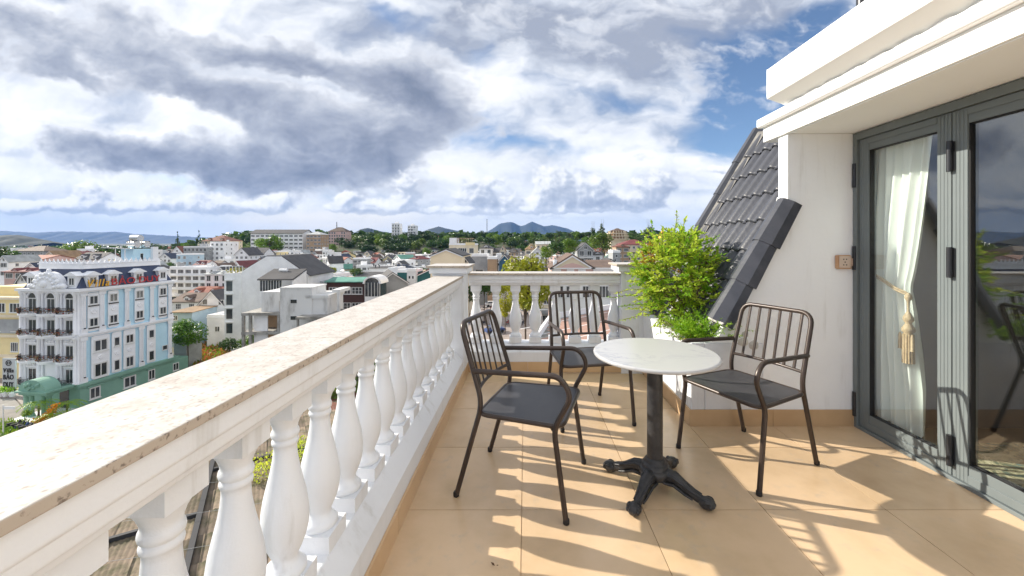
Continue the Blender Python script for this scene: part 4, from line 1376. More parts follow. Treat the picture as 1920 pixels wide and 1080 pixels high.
def house(label, x, y, zb, W, D, He, roof='gable_front', Hr=2.5, wall='white', rcol='dark grey', rz=0.0, group=None, wins=None, balc=True,
          name='house', cat='house', rg=None, over=0.45, side=None, tank=False, skylight=False):
    t = thing(name, label, cat, (x, y, zb), rz, group)
    wm, rm = W_COL.get(wall, wall) if isinstance(wall, str) else wall, R_COL[rcol]
    w, d = W / 2, D / 2
    b = MB()
    th = 0.22
    if roof == 'gable_front':
        b.prism([(-w, 0), (w, 0), (w, He), (0, He + Hr), (-w, He)], -d, d, 'y')
        sl = Hr / w
        r = MB()
        e = He - over * sl
        r.prism([(-w - over, e + .02), (0, He + Hr + .02), (0, He + Hr + th + .04), (-w - over, e + th + .02)], -d - over, d + over, 'y')
        r.prism([(0.002, He + Hr + .02), (w + over, e + .02), (w + over, e + th + .02), (0.002, He + Hr + th + .04)], -d - over, d + over, 'y')
        for s in (-1, 1):
            r.prism([(s * (w + over), e - .22), (s * (w + over), e + .015), (0, He + Hr + .015), (0, He + Hr - .25)] if s < 0 else [(s * (w + over), e + .015), (s * (w + over), e - .22), (0, He + Hr - .25), (0, He + Hr + .015)], -d - over, -d - over + .12, 'y', 1)
    elif roof == 'gable_side':
        b.prism([(-d, 0), (d, 0), (d, He), (0, He + Hr), (-d, He)], -w, w, 'x')
        sl = Hr / d
        e = He - over * sl
        r = MB()
        r.prism([(-d - over, e + .02), (0, He + Hr + .02), (0, He + Hr + th + .04), (-d - over, e + th + .02)], -w - over, w + over, 'x')
        r.prism([(0.002, He + Hr + .02), (d + over, e + .02), (d + over, e + th + .02), (0.002, He + Hr + th + .04)], -w - over, w + over, 'x')
    elif roof == 'hip':
        b.box(-w, -d, 0, w, d, He)
        r = MB()
        ww, dd = w + over, d + over
        q = max(0.0, ww - dd) if ww > dd else 0
        q2 = max(0.0, dd - ww)
        vs = [(-ww, -dd, He + .01), (ww, -dd, He + .01), (ww, dd, He + .01), (-ww, dd, He + .01), (-q, -q2, He + Hr), (q + .01, -q2, He + Hr), (q + .01, q2 + .01, He + Hr), (-q, q2 + .01, He + Hr),
              (-ww, -dd, He + .16), (ww, -dd, He + .16), (ww, dd, He + .16), (-ww, dd, He + .16)]
        r.add(vs, [(8, 9, 5, 4), (9, 10, 6, 5), (10, 11, 7, 6), (11, 8, 4, 7), (4, 5, 6, 7), (0, 1, 9, 8), (1, 2, 10, 9), (2, 3, 11, 10), (3, 0, 8, 11), (3, 2, 1, 0)])
    elif roof == 'shed':
        b.prism([(-d, 0), (d, 0), (d, He + Hr), (-d, He)], -w, w, 'x')
        r = MB()
        sl = Hr / D
        r.prism([(-d - over, He - over * sl + .02), (d + over, He + Hr + over * sl + .02), (d + over, He + Hr + over * sl + .17), (-d - over, He - over * sl + .17)], -w - over, w + over, 'x')
    else:
        b.box(-w, -d, 0, w, d, He)
        r = MB()
        r.box(-w - .12, -d - .12, He + .002, w + .12, d + .12, He + .18)
        for (x0, y0, x1, y1) in ((-w, -d, w, -d + .15), (-w, d - .15, w, d), (-w, -d + .151, -w + .15, d - .151), (w - .15, -d + .151, w, d - .151)):
            r.box(x0, y0, He + .181, x1, y1, He + .75)
    b.build('wall', wm, t)
    ro = r.build('roof', [M_trim if roof == 'flat' else rm, M_trim], t)
    if roof == 'flat' and tank:
        q = MB()
        q.tube([(-0.9, 0, 0), (0.9, 0, 0)], 0.5, 12)
        q.build('water_tank', M_steel, t, (w * 0.3, d * 0.2, He + 1.5))
        q = MB()
        for a in (-.7, .7):
            for c in (-.35, .35): q.box(a - .04, c - .04, -1.3, a + .04, c + .04, -0.2)
        q.build('tank_stand', M_iron, t, (w * 0.3, d * 0.2, He + 1.5))
    rg = rg or random.Random(int(abs(x * 13 + y * 7)))
    ns = max(1, int(round(He / 3.1)))
    fh = He / ns
    if wins is None:
        if roof in ('gable_side', 'hip') and rg.random() < .7:
            nd_ = 1 if W < 8 else 2
            sl = Hr / (D / 2)
            for q in range(nd_):
                xq = W * ((q + .5) / nd_ - .5)
                dz0, dy0 = He + Hr * .12, -d + (D / 2) * .12
                dw, dh = .85, min(1.5, Hr * .5)
                bb = MB()
                bb.prism([(xq - dw, dz0 - .3), (xq + dw, dz0 - .3), (xq + dw, dz0 + dh), (xq, dz0 + dh + .55), (xq - dw, dz0 + dh)], dy0, dy0 + D * .3, 'y')
                bb.build('dormer', wm, t)
                bb = MB()
                bb.prism([(xq - dw - .2, dz0 + dh - .12), (xq, dz0 + dh + .57), (xq, dz0 + dh + .72), (xq - dw - .2, dz0 + dh + .03)], dy0 - .2, dy0 + D * .32, 'y')
                bb.prism([(xq + .002, dz0 + dh + .57), (xq + dw + .2, dz0 + dh - .12), (xq + dw + .2, dz0 + dh + .03), (xq + .002, dz0 + dh + .72)], dy0 - .2, dy0 + D * .32, 'y')
                bb.build('dormer_roof', rm, t)
                win(t, 'pair', xq, dy0, dz0 + dh * .5, 1.1, dh * .75)
        if roof == 'flat' and not tank and rg.random() < .6:
            bb = MB(); bb.box(-w * .5, d * .05, He + .181, w * .25, d * .75, He + 2.5); bb.box(-w * .5 - .2, d * .05 - .2, He + 2.501, w * .25 + .2, d * .75 + .2, He + 2.65)
            bb.build('roof_room', wm, t)
        nc = max(1, int(W / 2.6))
        wk = rg.choice(['pair', 'wide', 'wide', 'grid', 'door', 'door'])
        for s in range(ns):
            for c in range(nc):
                if rg.random() < 0.08: continue
                xx = -w + W * (c + 0.5) / nc
                hh = 2.2 if wk == 'door' else 1.6
                ww = min(W / nc * 0.76, 1.6 if wk != 'wide' else 2.5)
                win(t, wk, xx, -d, fh * s + 0.9 + hh / 2 + (0 if wk != 'door' else -.6), ww, hh)
        if roof == 'gable_front' and Hr > 1.8:
            win(t, 'pair', 0, -d, He + Hr * 0.30, min(1.3, W * .22), 1.2)
        if side is None: side = 1 if x < 0 else -1
        nd = max(1, int(D / 4.2))
        for s in range(ns):
            for c in range(nd):
                if rg.random() < 0.2: continue
                win(t, 'pair', side * w, -d + D * (c + .5) / nd, fh * s + 1.65, 1.1, 1.3, side * PI / 2)
        if balc and ns >= 2 and rg.random() < 0.75:
            for s in range(1, ns):
                q = MB()
                q.box(-w * .92, -d - 1.0, fh * s - .12, w * .92, -d - .002, fh * s + .06)
                q.box(-w * .92, -d - 1.0, fh * s + .061, w * .92, -d - .92, fh * s + .22)
                q.box(-w * .92, -d - 1.0, fh * s + .80, w * .92, -d - .94, fh * s + .88)
                nb = int(W / 0.55)
                for k in range(nb + 1):
                    xx = -w * .9 + W * .9 * k / nb
                    q.box(xx - .03, -d - .985, fh * s + .221, xx + .03, -d - .945, fh * s + .799)
                q.build('balcony', M_trim, t)
    else:
        for (k, px_, pz_, ww, hh) in wins:
            win(t, k, px_, -d, pz_, ww, hh)
    return t

def hp(label, px0, px1, ye, yr, d, depth, roof, wall, rcol='dark grey', zb=None, rz=0.0, **kw):
    """a house whose front stands at distance d and spans px0..px1 in the photograph, eaves at ye, ridge at yr"""
    c = P((px0 + px1) / 2, ye, d)
    W = (px1 - px0) * d / F
    zb = T(c.x, d) - 0.5 if zb is None else zb
    zr = P(0, yr, d + (depth / 2 if roof in ('gable_side', 'hip') else (depth if roof == 'shed' else 0))).z
    KEEP.append((px0, px1, yr, d, depth))
    return house(label, c.x, d + depth / 2, zb, W, depth, c.z - zb, roof, max(0.3, zr - c.z), wall, rcol, rz, **kw)
KEEP = []

# ================================================================== THE PALE BLUE HOTEL
def font_mesh(name, text, size, depth, m, shear=0.0, bold=0.0):
    cu_ = bpy.data.curves.new(name, 'FONT')
    cu_.body = text
    cu_.size = size
    cu_.extrude = depth
    cu_.shear = shear
    cu_.offset = bold
    cu_.align_x = 'LEFT'
    ob = bpy.data.objects.new(name, cu_)
    COL.objects.link(ob)
    dg = bpy.context.evaluated_depsgraph_get()
    me = bpy.data.meshes.new_from_object(ob.evaluated_get(dg))
    bpy.data.objects.remove(ob)
    me.materials.clear()
    me.materials.append(m)
    xs_ = [v.co.x for v in me.vertices]
    return me, (min(xs_), max(xs_))

def word(txt, size, depth, m, shear, bold, width, place):
    """one mesh per letter, set side by side to fill the width"""
    gl, adv = [], 0.0
    for c_ in txt:
        if c_ == ' ':
            adv += size * .3
            continue
        me, (a0, a1) = font_mesh('letter', c_, size, depth, m, shear, bold)
        gl.append((me, a0, adv))
        adv += (a1 - a0) + size * .09
    k = width / (adv - size * .09)
    for me, a0, off in gl: place(me, (off - a0) * k, k)

H_blue = mat('hotel_pale_blue', (0.56, 0.80, 0.93), 0.75, (0.51, 0.75, 0.88), 0.4, 6)
H_white = mat('hotel_white', (0.90, 0.91, 0.94), 0.7, (0.84, 0.85, 0.88), 0.5, 7)
H_green = mat('hotel_sage_green', (0.23, 0.42, 0.335), 0.75, (0.20, 0.37, 0.295), 0.5, 6)
H_slate = mat('hotel_slate', (0.028, 0.045, 0.10), 0.5, (0.045, 0.06, 0.12), 2.0, 6)
H_red = mat('sign_red', (0.50, 0.03, 0.035), 0.45)
H_yel = mat('sign_yellow', (0.80, 0.42, 0.02), 0.45)
def hotel():
    O = P(150, 455, 62.7)
    t = thing('hotel', 'ornate pale blue hotel with sage green ground floor and white balconies', 'hotel', (O.x, O.y, GZ), -math.atan(0.1))
    L, WF = 14.7, 10.3
    H1, H2, H3 = 3.9, 11.7, 18.7
    box_part('ground_floor', H_green, t, -WF, 0, 0, 0, L + 1.6, H1)
    box_part('wall', H_blue, t, -WF + .1, 0.1, H1 + .002, -0.1, L, H3)
    # string courses and cornices
    def band(name, z0, z1, out, m):
        b = MB()
        b.box(-WF - out * .6, -out, z0, out, L + out * .6, z1)
        b.box(-WF - out * .3, -out * .55, z0 - .28, out * .55, L + out * .3, z0 - .001)
        b.build(name, m, t)
    band('green_cornice', H1 - .30, H1 + 0.15, 0.42, H_green)
    band('string_course', H2 - .18, H2 + .12, 0.36, H_white)
    band('cornice', H3 - .05, H3 + .35, 0.75, H_white)
    # side facade, facing +X
    def pil(y, z0, z1, name='pilaster'):
        b = MB()
        b.box(0.0, y - .34, z0, .10, y + .34, z1)
        for q in (-.21, 0, .21): b.box(.101, y + q - .065, z0 + .9, .16, y + q + .065, z1 - .6)
        b.box(.101, y - .5, z1 - .5, .22, y + .5, z1); b.box(.101, y - .5, z0, .22, y + .5, z0 + .75)
        b.build(name, H_white, t)
        q = MB(); q.box(.225, y - .10, z0 + .80, .42, y + .10, z0 + .95); q.build('lamp', M_iron, t)
    for y in (2.95, 6.72, 10.94): pil(y, H2 + .13, H3 - .34)
    pil(9.08, H1 + .16, H2 - .47)
    pil(0.42, H1 + .16, H2 - .47); pil(0.42, H2 + .13, H3 - .34); pil(14.3, H1 + .16, H2 - .47); pil(14.3, H2 + .13, H3 - .34)
    def medallion(y, z, r=.42):
        b = MB()
        M = Matrix.Translation((0.11, y, z)) @ Matrix.Rotation(PI / 2, 4, 'Y')
        b.lathe([(r, 0), (r, .05), (r * .75, .09), (r * .62, .05), (r * .2, .05), (r * .05, .13)], 14, M=M)
        b.box(.1, y - r * 1.25, z - r * 1.3, .112, y + r * 1.25, z + r * 1.3)
        b.build('medallion', H_white, t)
    def panel(y, w, z0, z1):
        b = MB()
        ov = rrect(y - w / 2, z0, y + w / 2, z1, 0.3, 4)
        b.prism(ov, 0.0, 0.10, 'x')
        b.build('window_panel', H_white, t)
    for y in (1.75, 4.6, 8.75, 12.9):
        panel(y, 1.6, H2 + .35, H3 - .45)
        for z in (17.05, 13.45):
            o = win(t, 'pair', 0.10, y, z, 1.25, 1.45, PI / 2)
            q = MB(); q.box(.10, y - .72, z - 1.0, .24, y + .72, z - .84); q.build('sill', M_iron, t)
        medallion(y, 15.2)
    for y, w, kind in ((2.75, 2.0, 'pair'), (5.1, .85, 'single'), (7.1, 1.3, 'pair'), (10.8, .95, 'single')):
        panel(y, w + .6, H1 + .35, H2 - .55)
        for z, h in ((9.5, 2.0), (5.5, 2.4)):
            win(t, kind, 0.10, y, z, w, h * (.8 if w < 1.5 else 1), PI / 2)
        medallion(y, 7.55, .36)
    win(t, 'single', 0.0, 13.35, 6.3, 1.0, 0.9, PI / 2)
    for y, w in ((2.0, 1.5), (7.2, 2.0), (10.9, 1.2)):
        win(t, 'pair', 0.0, y, 1.95, w, 1.9, PI / 2)
        b = MB(); b.box(0, y - w * .75, 3.05, .25, y + w * .75, 3.25); b.box(0, y - w * .68, 2.94, .12, y + w * .68, 3.049); b.build('window_hood', H_green, t)
    win(t, 'pair', 0.0, 15.5, 2.0, 1.2, 1.5, PI / 2)
    box_part('rear_annex', H_green, t, -6, L + .6, 0, -0.02, L + 3.4, 3.4)
    # mansard with dormers
    zm0, zm1 = H3 + .36, H3 + 3.35
    b = MB()
    ins = 1.25
    vs = [(-WF, 0, zm0), (0, 0, zm0), (0, L, zm0), (-WF, L, zm0), (-WF + ins, ins, zm1), (-ins, ins, zm1), (-ins, L - ins, zm1), (-WF + ins, L - ins, zm1)]
    b.add(vs, [(0, 1, 5, 4), (1, 2, 6, 5), (2, 3, 7, 6), (3, 0, 4, 7), (4, 5, 6, 7)])
    ro = b.build('mansard', H_slate, t)
    def dormer(M):
        b = MB()
        b.box(-.78, -.12, 0, .78, 1.2, 1.95, M=M)
        b.build('dormer', H_white, t)
        b = MB()
        b.prism([(-1.15, 1.951), (1.15, 1.951), (1.15, 2.05), (0, 2.65), (-1.15, 2.05)], -.40, 1.6, 'y', M=M)
        b.build('dormer_roof', H_white, t)
        o = win(t, 'pair', 0, 0, 0, 1.15, 1.35)
        o.matrix_local = M @ Matrix.Translation((0, -.12, 1.1)) @ Matrix.Diagonal((1.05, 1, 1.3, 1))
    for y in (1.75, 4.7, 8.75, 13.0):
        dormer(Matrix.Translation((-.15, y, zm0)) @ Matrix.Rotation(PI / 2, 4, 'Z'))
    for x in (-1.5, -8.9):
        dormer(Matrix.Translation((x, .15, zm0)))
    # crest parapet
    b = MB()
    zp = zm1 + .02
    i2 = ins - .1
    for (x0, y0, x1, y1) in ((-WF + i2, i2, -i2, i2 + .2), (-i2 - .2, i2 + .201, -i2, L - i2), (-WF + i2, L - i2 - .2, -i2 - .201, L - i2)):
        b.box(x0, y0, zp, x1, y1, zp + .75)
        b.box(x0 - .12, y0 - .12, zp + .751, x1 + .12, y1 + .12, zp + .9)
    b.build('parapet', H_white, t)
    b = MB()
    sh_ = [(-.30, 0), (.30, 0), (.34, .2), (.12, .36), (0, .72), (-.12, .36), (-.34, .2)]
    k = 0
    y = i2 + .3
    while y < L - i2:
        b.prism([(y + a, zp + .901 + c) for a, c in sh_], -i2 - .13, -i2 - .03, 'x'); y += .78
    x = -WF + i2 + .3
    while x < -i2:
        b.prism([(x + a, zp + .901 + c) for a, c in sh_], i2 + .03, i2 + .13, 'y'); x += .78
    b.build('crest', H_white, t)
    # roof room, tanks, awning
    box_part('roof_room', H_blue, t, -4.2, 9.2, zm1 + .01, -1.7, 13.0, zm1 + 3.1)
    box_part('roof_room_wall', H_white, t, -1.695, 12.2, zm1 + .01, -1.2, 13.2, zm1 + 3.5)
    win(t, 'dark', -1.697, 10.6, zm1 + 1.5, .5, 1.6, PI / 2)
    b = MB(); b.prism([(6.2, zm1 + 3.35), (9.3, zm1 + 3.12), (9.3, zm1 + 3.22), (6.2, zm1 + 3.45)], -4.4, -1.6, 'x'); b.build('awning', M_trim, t)
    for yy in (6.4, 7.9):
        b = MB(); b.tube([(-1.8, yy, zm1), (-1.8, yy, zm1 + 3.3)], .06, 6); b.build('awning_post', M_trim, t)
    for k, (yy, zz) in enumerate(((10.1, 3.95), (11.8, 3.95), (10.6, 5.1))):
        b = MB(); b.tube([(-3.6, yy, zm1 + zz), (-1.9, yy, zm1 + zz)], .62, 14); b.build('water_tank', M_steel, t)
    b = MB()
    for x_ in (-3.4, -2.0):
        for yy in (9.6, 10.9, 12.2): b.box(x_ - .04, yy - .04, zm1 + 3.11, x_ + .04, yy + .04, zm1 + 4.6)
        b.box(x_ - .05, 9.4, zm1 + 4.5, x_ + .05, 12.4, zm1 + 4.6)
    b.build('tank_stand', M_iron, t)
    # rooftop lettering along the side cornice
    for txt, m, y0, y1, z, hgt, shr in (('Villa', H_yel, .75, 3.7, H3 + .5, 1.7, .25), ('B\u1ea2O DUY', H_red, 4.1, 12.0, H3 + .5, 1.55, 0)):
        word(txt, hgt, 0.06, m, shr, 0.0, y1 - y0, lambda me, off, sx_: inst('letter', me, t, (0.42, y0 + off, z), (PI / 2, 0, PI / 2), (sx_, 1, 1)))
    b = MB()
    for k in range(6):
        b.box(.28, .8 + 2.2 * k, H3 + .352, .33, .86 + 2.2 * k, H3 + 1.9)
    for zz in (.42, 1.2): b.box(.29, .7, H3 + zz, .32, 12.1, H3 + zz + .05)
    b.build('sign_frame', M_iron, t)
    # front facade facing -Y : three bays with round-topped windows, columns and balconies
    box_part('front_wall', H_white, t, -WF + .05, -.02, H1 + .16, 0.02, .098, H3 - .06)
    bays = (-1.75, -5.15, -8.5)
    for x in (-.35, -3.45, -6.85, -10.0):
        for z0, z1 in ((H1 + .16, H2 - .2), (H2 + .13, H3 - .06)):
            b = MB()
            b.lathe([(.34, z0), (.34, z0 + .3), (.27, z0 + .35), (.23, z1 - .55), (.27, z1 - .5), (.36, z1 - .3), (.36, z1 - .001)], 14, M=Matrix.Translation((x, -.38, 0)))
            for s in (-.38, .38):
                b.lathe([(.2, z0), (.2, z0 + .3), (.16, z0 + .35), (.14, z1 - .5), (.2, z1 - .3), (.2, z1 - .001)], 10, M=Matrix.Translation((x + s, -.22, 0)))
            b.build('column', H_white, t)
    levels = (H1 + .16, 7.8, H2 + .13, 15.2)
    for x in bays:
        for li, z in enumerate(levels):
            if li == 0 and -6 < x < -4: continue
            top = z + (2.5 if li < 3 else 1.9)
            win(t, 'door', x, -.02, z + 1.15, 1.5, 2.3)
            if li == 3:
                n = 10
                pl_ = [(x + .75 * math.cos(PI * k / n), z + 2.32 + .75 * math.sin(PI * k / n)) for k in range(n + 1)]
                MB().prism(pl_, -.06, -.021, 'y').build('arch_pane', M_pane, t)
                pts = [(x + .9 * math.cos(PI * k / n), -.1, z + 2.32 + .9 * math.sin(PI * k / n)) for k in range(n + 1)]
                MB().tube(pts, .14, 6).build('arch_moulding', H_white, t)
            else:
                b = MB(); b.box(x - .95, -.25, z + 2.45, x + .95, -.021, z + 2.7)
                for q in (-.5, 0, .5): b.ball((x + q, -.2, z + 2.9), .22, 8)
                b.build('door_ornament', H_white, t)
            # curved balcony
            n = 10
            rx, ry = (1.5, 1.55 if li else 1.5)
            sl = [(x + rx * math.cos(PI + PI * k / n), -.03 + ry * math.sin(PI + PI * k / n)) for k in range(n + 1)]
            b = MB(); b.prism(sl, z - .25, z + .02)
            b.prism([(x + (a - x) * .88, c * .88) for a, c in sl], z - .5, z - .251)
            b.build('balcony', H_white if li else H_green, t)
            b = MB()
            for k in range(n):
                (x0, y0), (x1, y1) = sl[k], sl[k + 1]
                for q in range(3):
                    f = q / 3
                    xx, yy = x + (x0 + (x1 - x0) * f - x) * .95, (y0 + (y1 - y0) * f) * .95
                    b.box(xx - .018, yy - .018, z + .021, xx + .018, yy + .018, z + .95)
                b.tube([(x + (x0 - x) * .95, y0 * .95, z + .95), (x + (x1 - x) * .95, y1 * .95, z + .95)], .03, 5)
                b.tube([(x + (x0 - x) * .95, y0 * .95, z + .35), (x + (x1 - x) * .95, y1 * .95, z + .75)], .022, 4)
                b.tube([(x + (x0 - x) * .95, y0 * .95, z + .75), (x + (x1 - x) * .95, y1 * .95, z + .35)], .022, 4)
            b.build('railing', M_iron, t)
            if li:
                b = MB()
                rg = random.Random(int(abs(x) * 10 + li))
                for k in range(60):
                    a = PI + PI * rg.random()
                    p = Vector((x + rx * 1.02 * math.cos(a), ry * 1.02 * math.sin(a) - .03, z + rg.uniform(.15, .8)))
                    leaf_quad(b, p, rvec(rg), rvec(rg), .28, .2)
                b.build('balcony_flowers', M_flower, t)
    # round ornate gable over the front cornice
    b = MB()
    n = 20
    cx_ = -5.15
    for r_, y0, y1 in ((2.5, -.55, .35), (2.1, -.75, -.551), (1.5, -.95, -.751)):
        pl_ = [(cx_ + r_ * math.cos(PI * k / n), zm0 + r_ * 1.05 * math.sin(PI * k / n)) for k in range(n + 1)]
        b.prism(pl_, y0, y1, 'y')
    for k in range(9):
        a = PI * (k + .5) / 9
        b.ball((cx_ + 2.3 * math.cos(a), -.62, zm0 + 2.35 * math.sin(a)), .36, 8)
        b.ball((cx_ + 1.7 * math.cos(a), -.85, zm0 + 1.75 * math.sin(a)), .26, 8)
    b.ball((cx_, -1.0, zm0 + .75), .6, 10, sc=(1, .5, 1))
    b.ball((cx_, -.3, zm0 + 2.85), .3, 8)
    for s in (-1, 1): b.ball((cx_ + s * 2.9, -.5, zm0 + .4), .45, 8)
    b.build('ornate_gable', H_white, t)
    # green entrance portico
    b = MB()
    px0_, px1_ = -5.0, -0.55
    for x in (px0_ + .3, px0_ + 1.15, px1_ - 1.15, px1_ - .3):
        b.lathe([(.40, .2), (.40, .45), (.30, .55), (.27, 3.2), (.40, 3.35), (.40, 3.55)], 14, M=Matrix.Translation((x, -3.2, 0)))
    b.box(px0_ - .2, -3.8, 3.56, px1_ + .2, -.43, 3.95); b.box(px0_ - .45, -4.1, 3.951, px1_ + .45, -.44, 4.2)
    b.build('portico', H_green, t)
    b = MB()
    cx_ = (px0_ + px1_) / 2
    pl_ = [(cx_ + 2.3 * math.cos(PI * k / 14), 4.2 + 1.7 * math.sin(PI * k / 14)) for k in range(15)]
    b.prism(pl_, -3.9, -2.0, 'y')
    rg = random.Random(2)
    for k in range(16):
        b.ball((cx_ + rg.uniform(-1.2, 1.2), -3.92, 4.7 + rg.uniform(-.3, .6)), rg.uniform(.12, .3), 6)
    b.build('portico_pediment', H_green, t)
    MB().box(px0_ + 1.4, -.05, .15, px1_ - 1.4, -.005, 3.3).build('entrance_doors', M_pane, t)
    MB().box(px0_ - .3, -5.0, 0, px1_ + .3, -.01, .2).build('entrance_step', M_trim, t)
    return t
hotel()
# ================================================================== BUILDINGS ONE CAN TELL APART
def wgrid(xs_, zs_, kind, w, h):
    return [(kind, x, z, w, h) for x in xs_ for z in zs_]

# yellow building across the side road, far left
yb = thing('yellow_building', 'pale yellow building with grey windows at the far left behind the hotel sign', 'building', (-93, 76, GZ), R(-4))
box_part('wall', W_COL['yellow'], yb, -14, 0, 0, 6.5, 14, 15.8)
box_part('upper_block', W_COL['yellow'], yb, -14, 2.5, 15.81, 5.8, 14, 17.6)
for z in (4.4, 8.2, 12.0, 15.4): box_part('string_course', W_COL['cream'], yb, -14.2, -.4, z, 6.9, -.003, z + .5)
b = MB()
for z in (5.2, 1.6): b.box(-2.5, -.08, z, 6.3, -.004, z + 2.4)
b.build('shopfront_glass', M_pane, yb)
for x, z, w in ((-4.5, 13.8, 3.2), (-8.5, 13.8, 3.2), (-4.5, 10.2, 2.2), (5.2, 9.8, 1.3), (-9, 10.2, 2.2), (-5, 6.3, 1.6)): win(yb, 'wide', x, 0, z, w, 1.8)
box_part('grey_panel', W_COL['grey'], yb, -9.5, -.12, 8.9, -2.8, -.005, 11.6)
# upright sign panel in front of it
sg = P(18, 697, 68)
sp_ = thing('sign_panel', 'upright grey sign panel with dark lettering in front of the yellow building', 'sign', (sg.x, 68, GZ + .2), R(-2))
W_COL['panel'] = mat('sign_panel_grey', (0.50, 0.52, 0.53), 0.6)
box_part('panel', W_COL['panel'], sp_, -1.15, -.1, 1.2, 1.15, .1, 6.4)
box_part('sign_leg', M_iron, sp_, -1.0, -.08, 0, -.9, .08, 1.199); box_part('sign_leg', M_iron, sp_, .9, -.08, 0, 1.0, .08, 1.199)
for txt, z, hgt in (('Villa', 4.0, 1.0), ('B\u1ea2O', 2.8, 1.15), ('DUY', 1.55, 1.15)):
    word(txt, hgt, 0.04, M_iron, .15 if txt == 'Villa' else 0, 0.02, 1.8, lambda me, off, sx_: inst('letter', me, sp_, (-.9 + off, -.15, z), (PI / 2, 0, 0), (sx_, 1, 1)))
b = MB(); b.tube([(math.cos(a) * .45, -.15, 5.6 + math.sin(a) * .45) for a in [2 * PI * k / 20 for k in range(20)]], .055, 6, closed=True)
b.tube([(-.16, -.15, 5.4), (-.16, -.15, 5.8), (.16, -.15, 5.8), (.16, -.15, 5.4)], .05, 5); b.build('emblem', M_iron, sp_)

# tall white house with the blank gable wall
wt = P(455, 500, 95)
tw = thing('tall_white_house', 'tall white house with a huge blank gable wall and stacked windows', 'house', (wt.x, 95, GZ), R(4))
Wt = 118 * 95 / F
zt = lambda py, d=95: CAM_H - (py - 455) / F * d - GZ
b = MB()
b.prism([(-.2, 0), (Wt, 0), (Wt, zt(517)), (Wt * .58, zt(481)), (Wt * .36, zt(481)), (-.2, zt(509))], 0, 15, 'y')
b.box(-4.1, -.15, 0, -.201, 12, zt(512))
b.build('wall', W_COL['white'], tw)
b = MB()
def rslab(x0, z0, x1, z1, y0, y1): b.prism([(x0, z0 + .02), (x1, z1 + .02), (x1, z1 + .22), (x0, z0 + .22)], y0, y1, 'y')
rslab(-.4, zt(510), Wt * .36, zt(481), .3, 15.2); rslab(Wt * .58, zt(481), Wt + .5, zt(519), .3, 15.2)
b.box(Wt * .36 + .002, .3, zt(481), Wt * .58 - .002, 15.2, zt(481) + .2)
b.build('roof', R_COL['dark grey'], tw)
for k, py in enumerate((536, 562, 588, 615)):
    win(tw, 'dark', -2.9, -.15, zt(py), 1.5, 2.5)
    b = MB(); b.box(-3.8, -.5, zt(py) + 1.4, -2.0, -.151, zt(py) + 1.55); b.build('window_hood', M_trim, tw)
b = MB()
for k in range(6): b.box(-4.0 + .75 * k, .2, zt(512), -3.92 + .75 * k, .3, zt(512) + 1.6)
b.box(-4.0, .2, zt(512) + 1.6, -.2, .3, zt(512) + 1.7); b.build('terrace_railing', M_trim, tw)
b = MB()
rg = random.Random(31)
for k in range(90): leaf_quad(b, Vector((rg.uniform(-3.9, -.4), rg.uniform(.3, 1.6), zt(512) + rg.uniform(0, 1.1))), rvec(rg), rvec(rg), .5, .35)
b.build('terrace_plants', leaf_mat('terrace_plant_leaf', (.35, .28, .05), (.14, .2, .03), 2), tw)
KEEP.append((420, 575, 478, 95, 15))

# weathered unfinished concrete house below it
un = thing('unfinished_house', 'weathered unfinished concrete house with open slabs below the tall white house', 'house', (P(452, 600, 76).x, 76, GZ), R(3))
zu = lambda py, d=76: CAM_H - (py - 455) / F * d - GZ
def ux(px, d=76): return P(px, 0, d).x - P(452, 0, 76).x
b = MB()
for py in (587, 623, 659, 694): b.box(0, 0, zu(py) - .5, ux(533), 9, zu(py))
b.build('floor_slab', M_conc, un)
b = MB()
for x in (0.02, ux(465), ux(517), ux(527)):
    b.box(x, .1, 0, x + .45, .55, zu(587) - .501)
b.build('column', M_conc, un)
b = MB(); b.box(.05, 4.2, 0, ux(533), 4.5, zu(587) - .501); b.build('back_wall', W_COL['tan'], un)
b = MB()
for a, c in ((623, 587), (659, 623)): b.box(ux(465) + .5, .9, zu(a) + .001, ux(495), 1.1, zu(c) - .501)
b.build('infill_wall', W_COL['white'], un)
b = MB(); b.box(ux(529), -.1, 0, ux(536), 8.8, zu(587) - .502); b.build('side_wall', W_COL['tan'], un)
b = MB(); b.box(ux(482), 1.2, zu(587) + .001, ux(526), 8, zu(549)); b.build('upper_block', M_stain, un)
b = MB(); b.box(ux(516), 1.14, zu(586), ux(524), 1.198, zu(566)); b.build('doorway', W_COL['tan'], un)
b = MB(); b.box(ux(526) + .001, -.6, 0, ux(584), 5.5, zu(541)); b.box(ux(526), -.7, zu(541) + .001, ux(584) + .1, 5.6, zu(541) + .25); b.build('tower', M_stain, un)
for py in (565, 596): win(un, 'dark', ux(551), -.6, zu(py), 1.25, .75)
b = MB(); b.box(ux(573), -.4, 0, ux(612), 7, zu(560)); b.box(ux(572), -.6, zu(560) + .001, ux(614), 7.2, zu(554)); b.build('side_block', M_stain, un)
b = MB(); b.box(ux(567), -3.2, zu(590) - .45, ux(665), 6, zu(590)); b.box(ux(568), -3.0, 0, ux(571), -2.6, zu(590) - .46); b.box(ux(600), -2.6, 0, ux(660), 5.8, zu(590) - .46); b.build('terrace', M_conc, un)
b = MB(); b.box(ux(612) + .001, 1.5, zu(552), ux(627), 6.8, zu(546)); b.box(ux(621), 1.55, zu(588), ux(626), 2.0, zu(552) - .001); b.build('concrete_frame', M_stain, un)
KEEP.append((450, 640, 541, 76, 9))

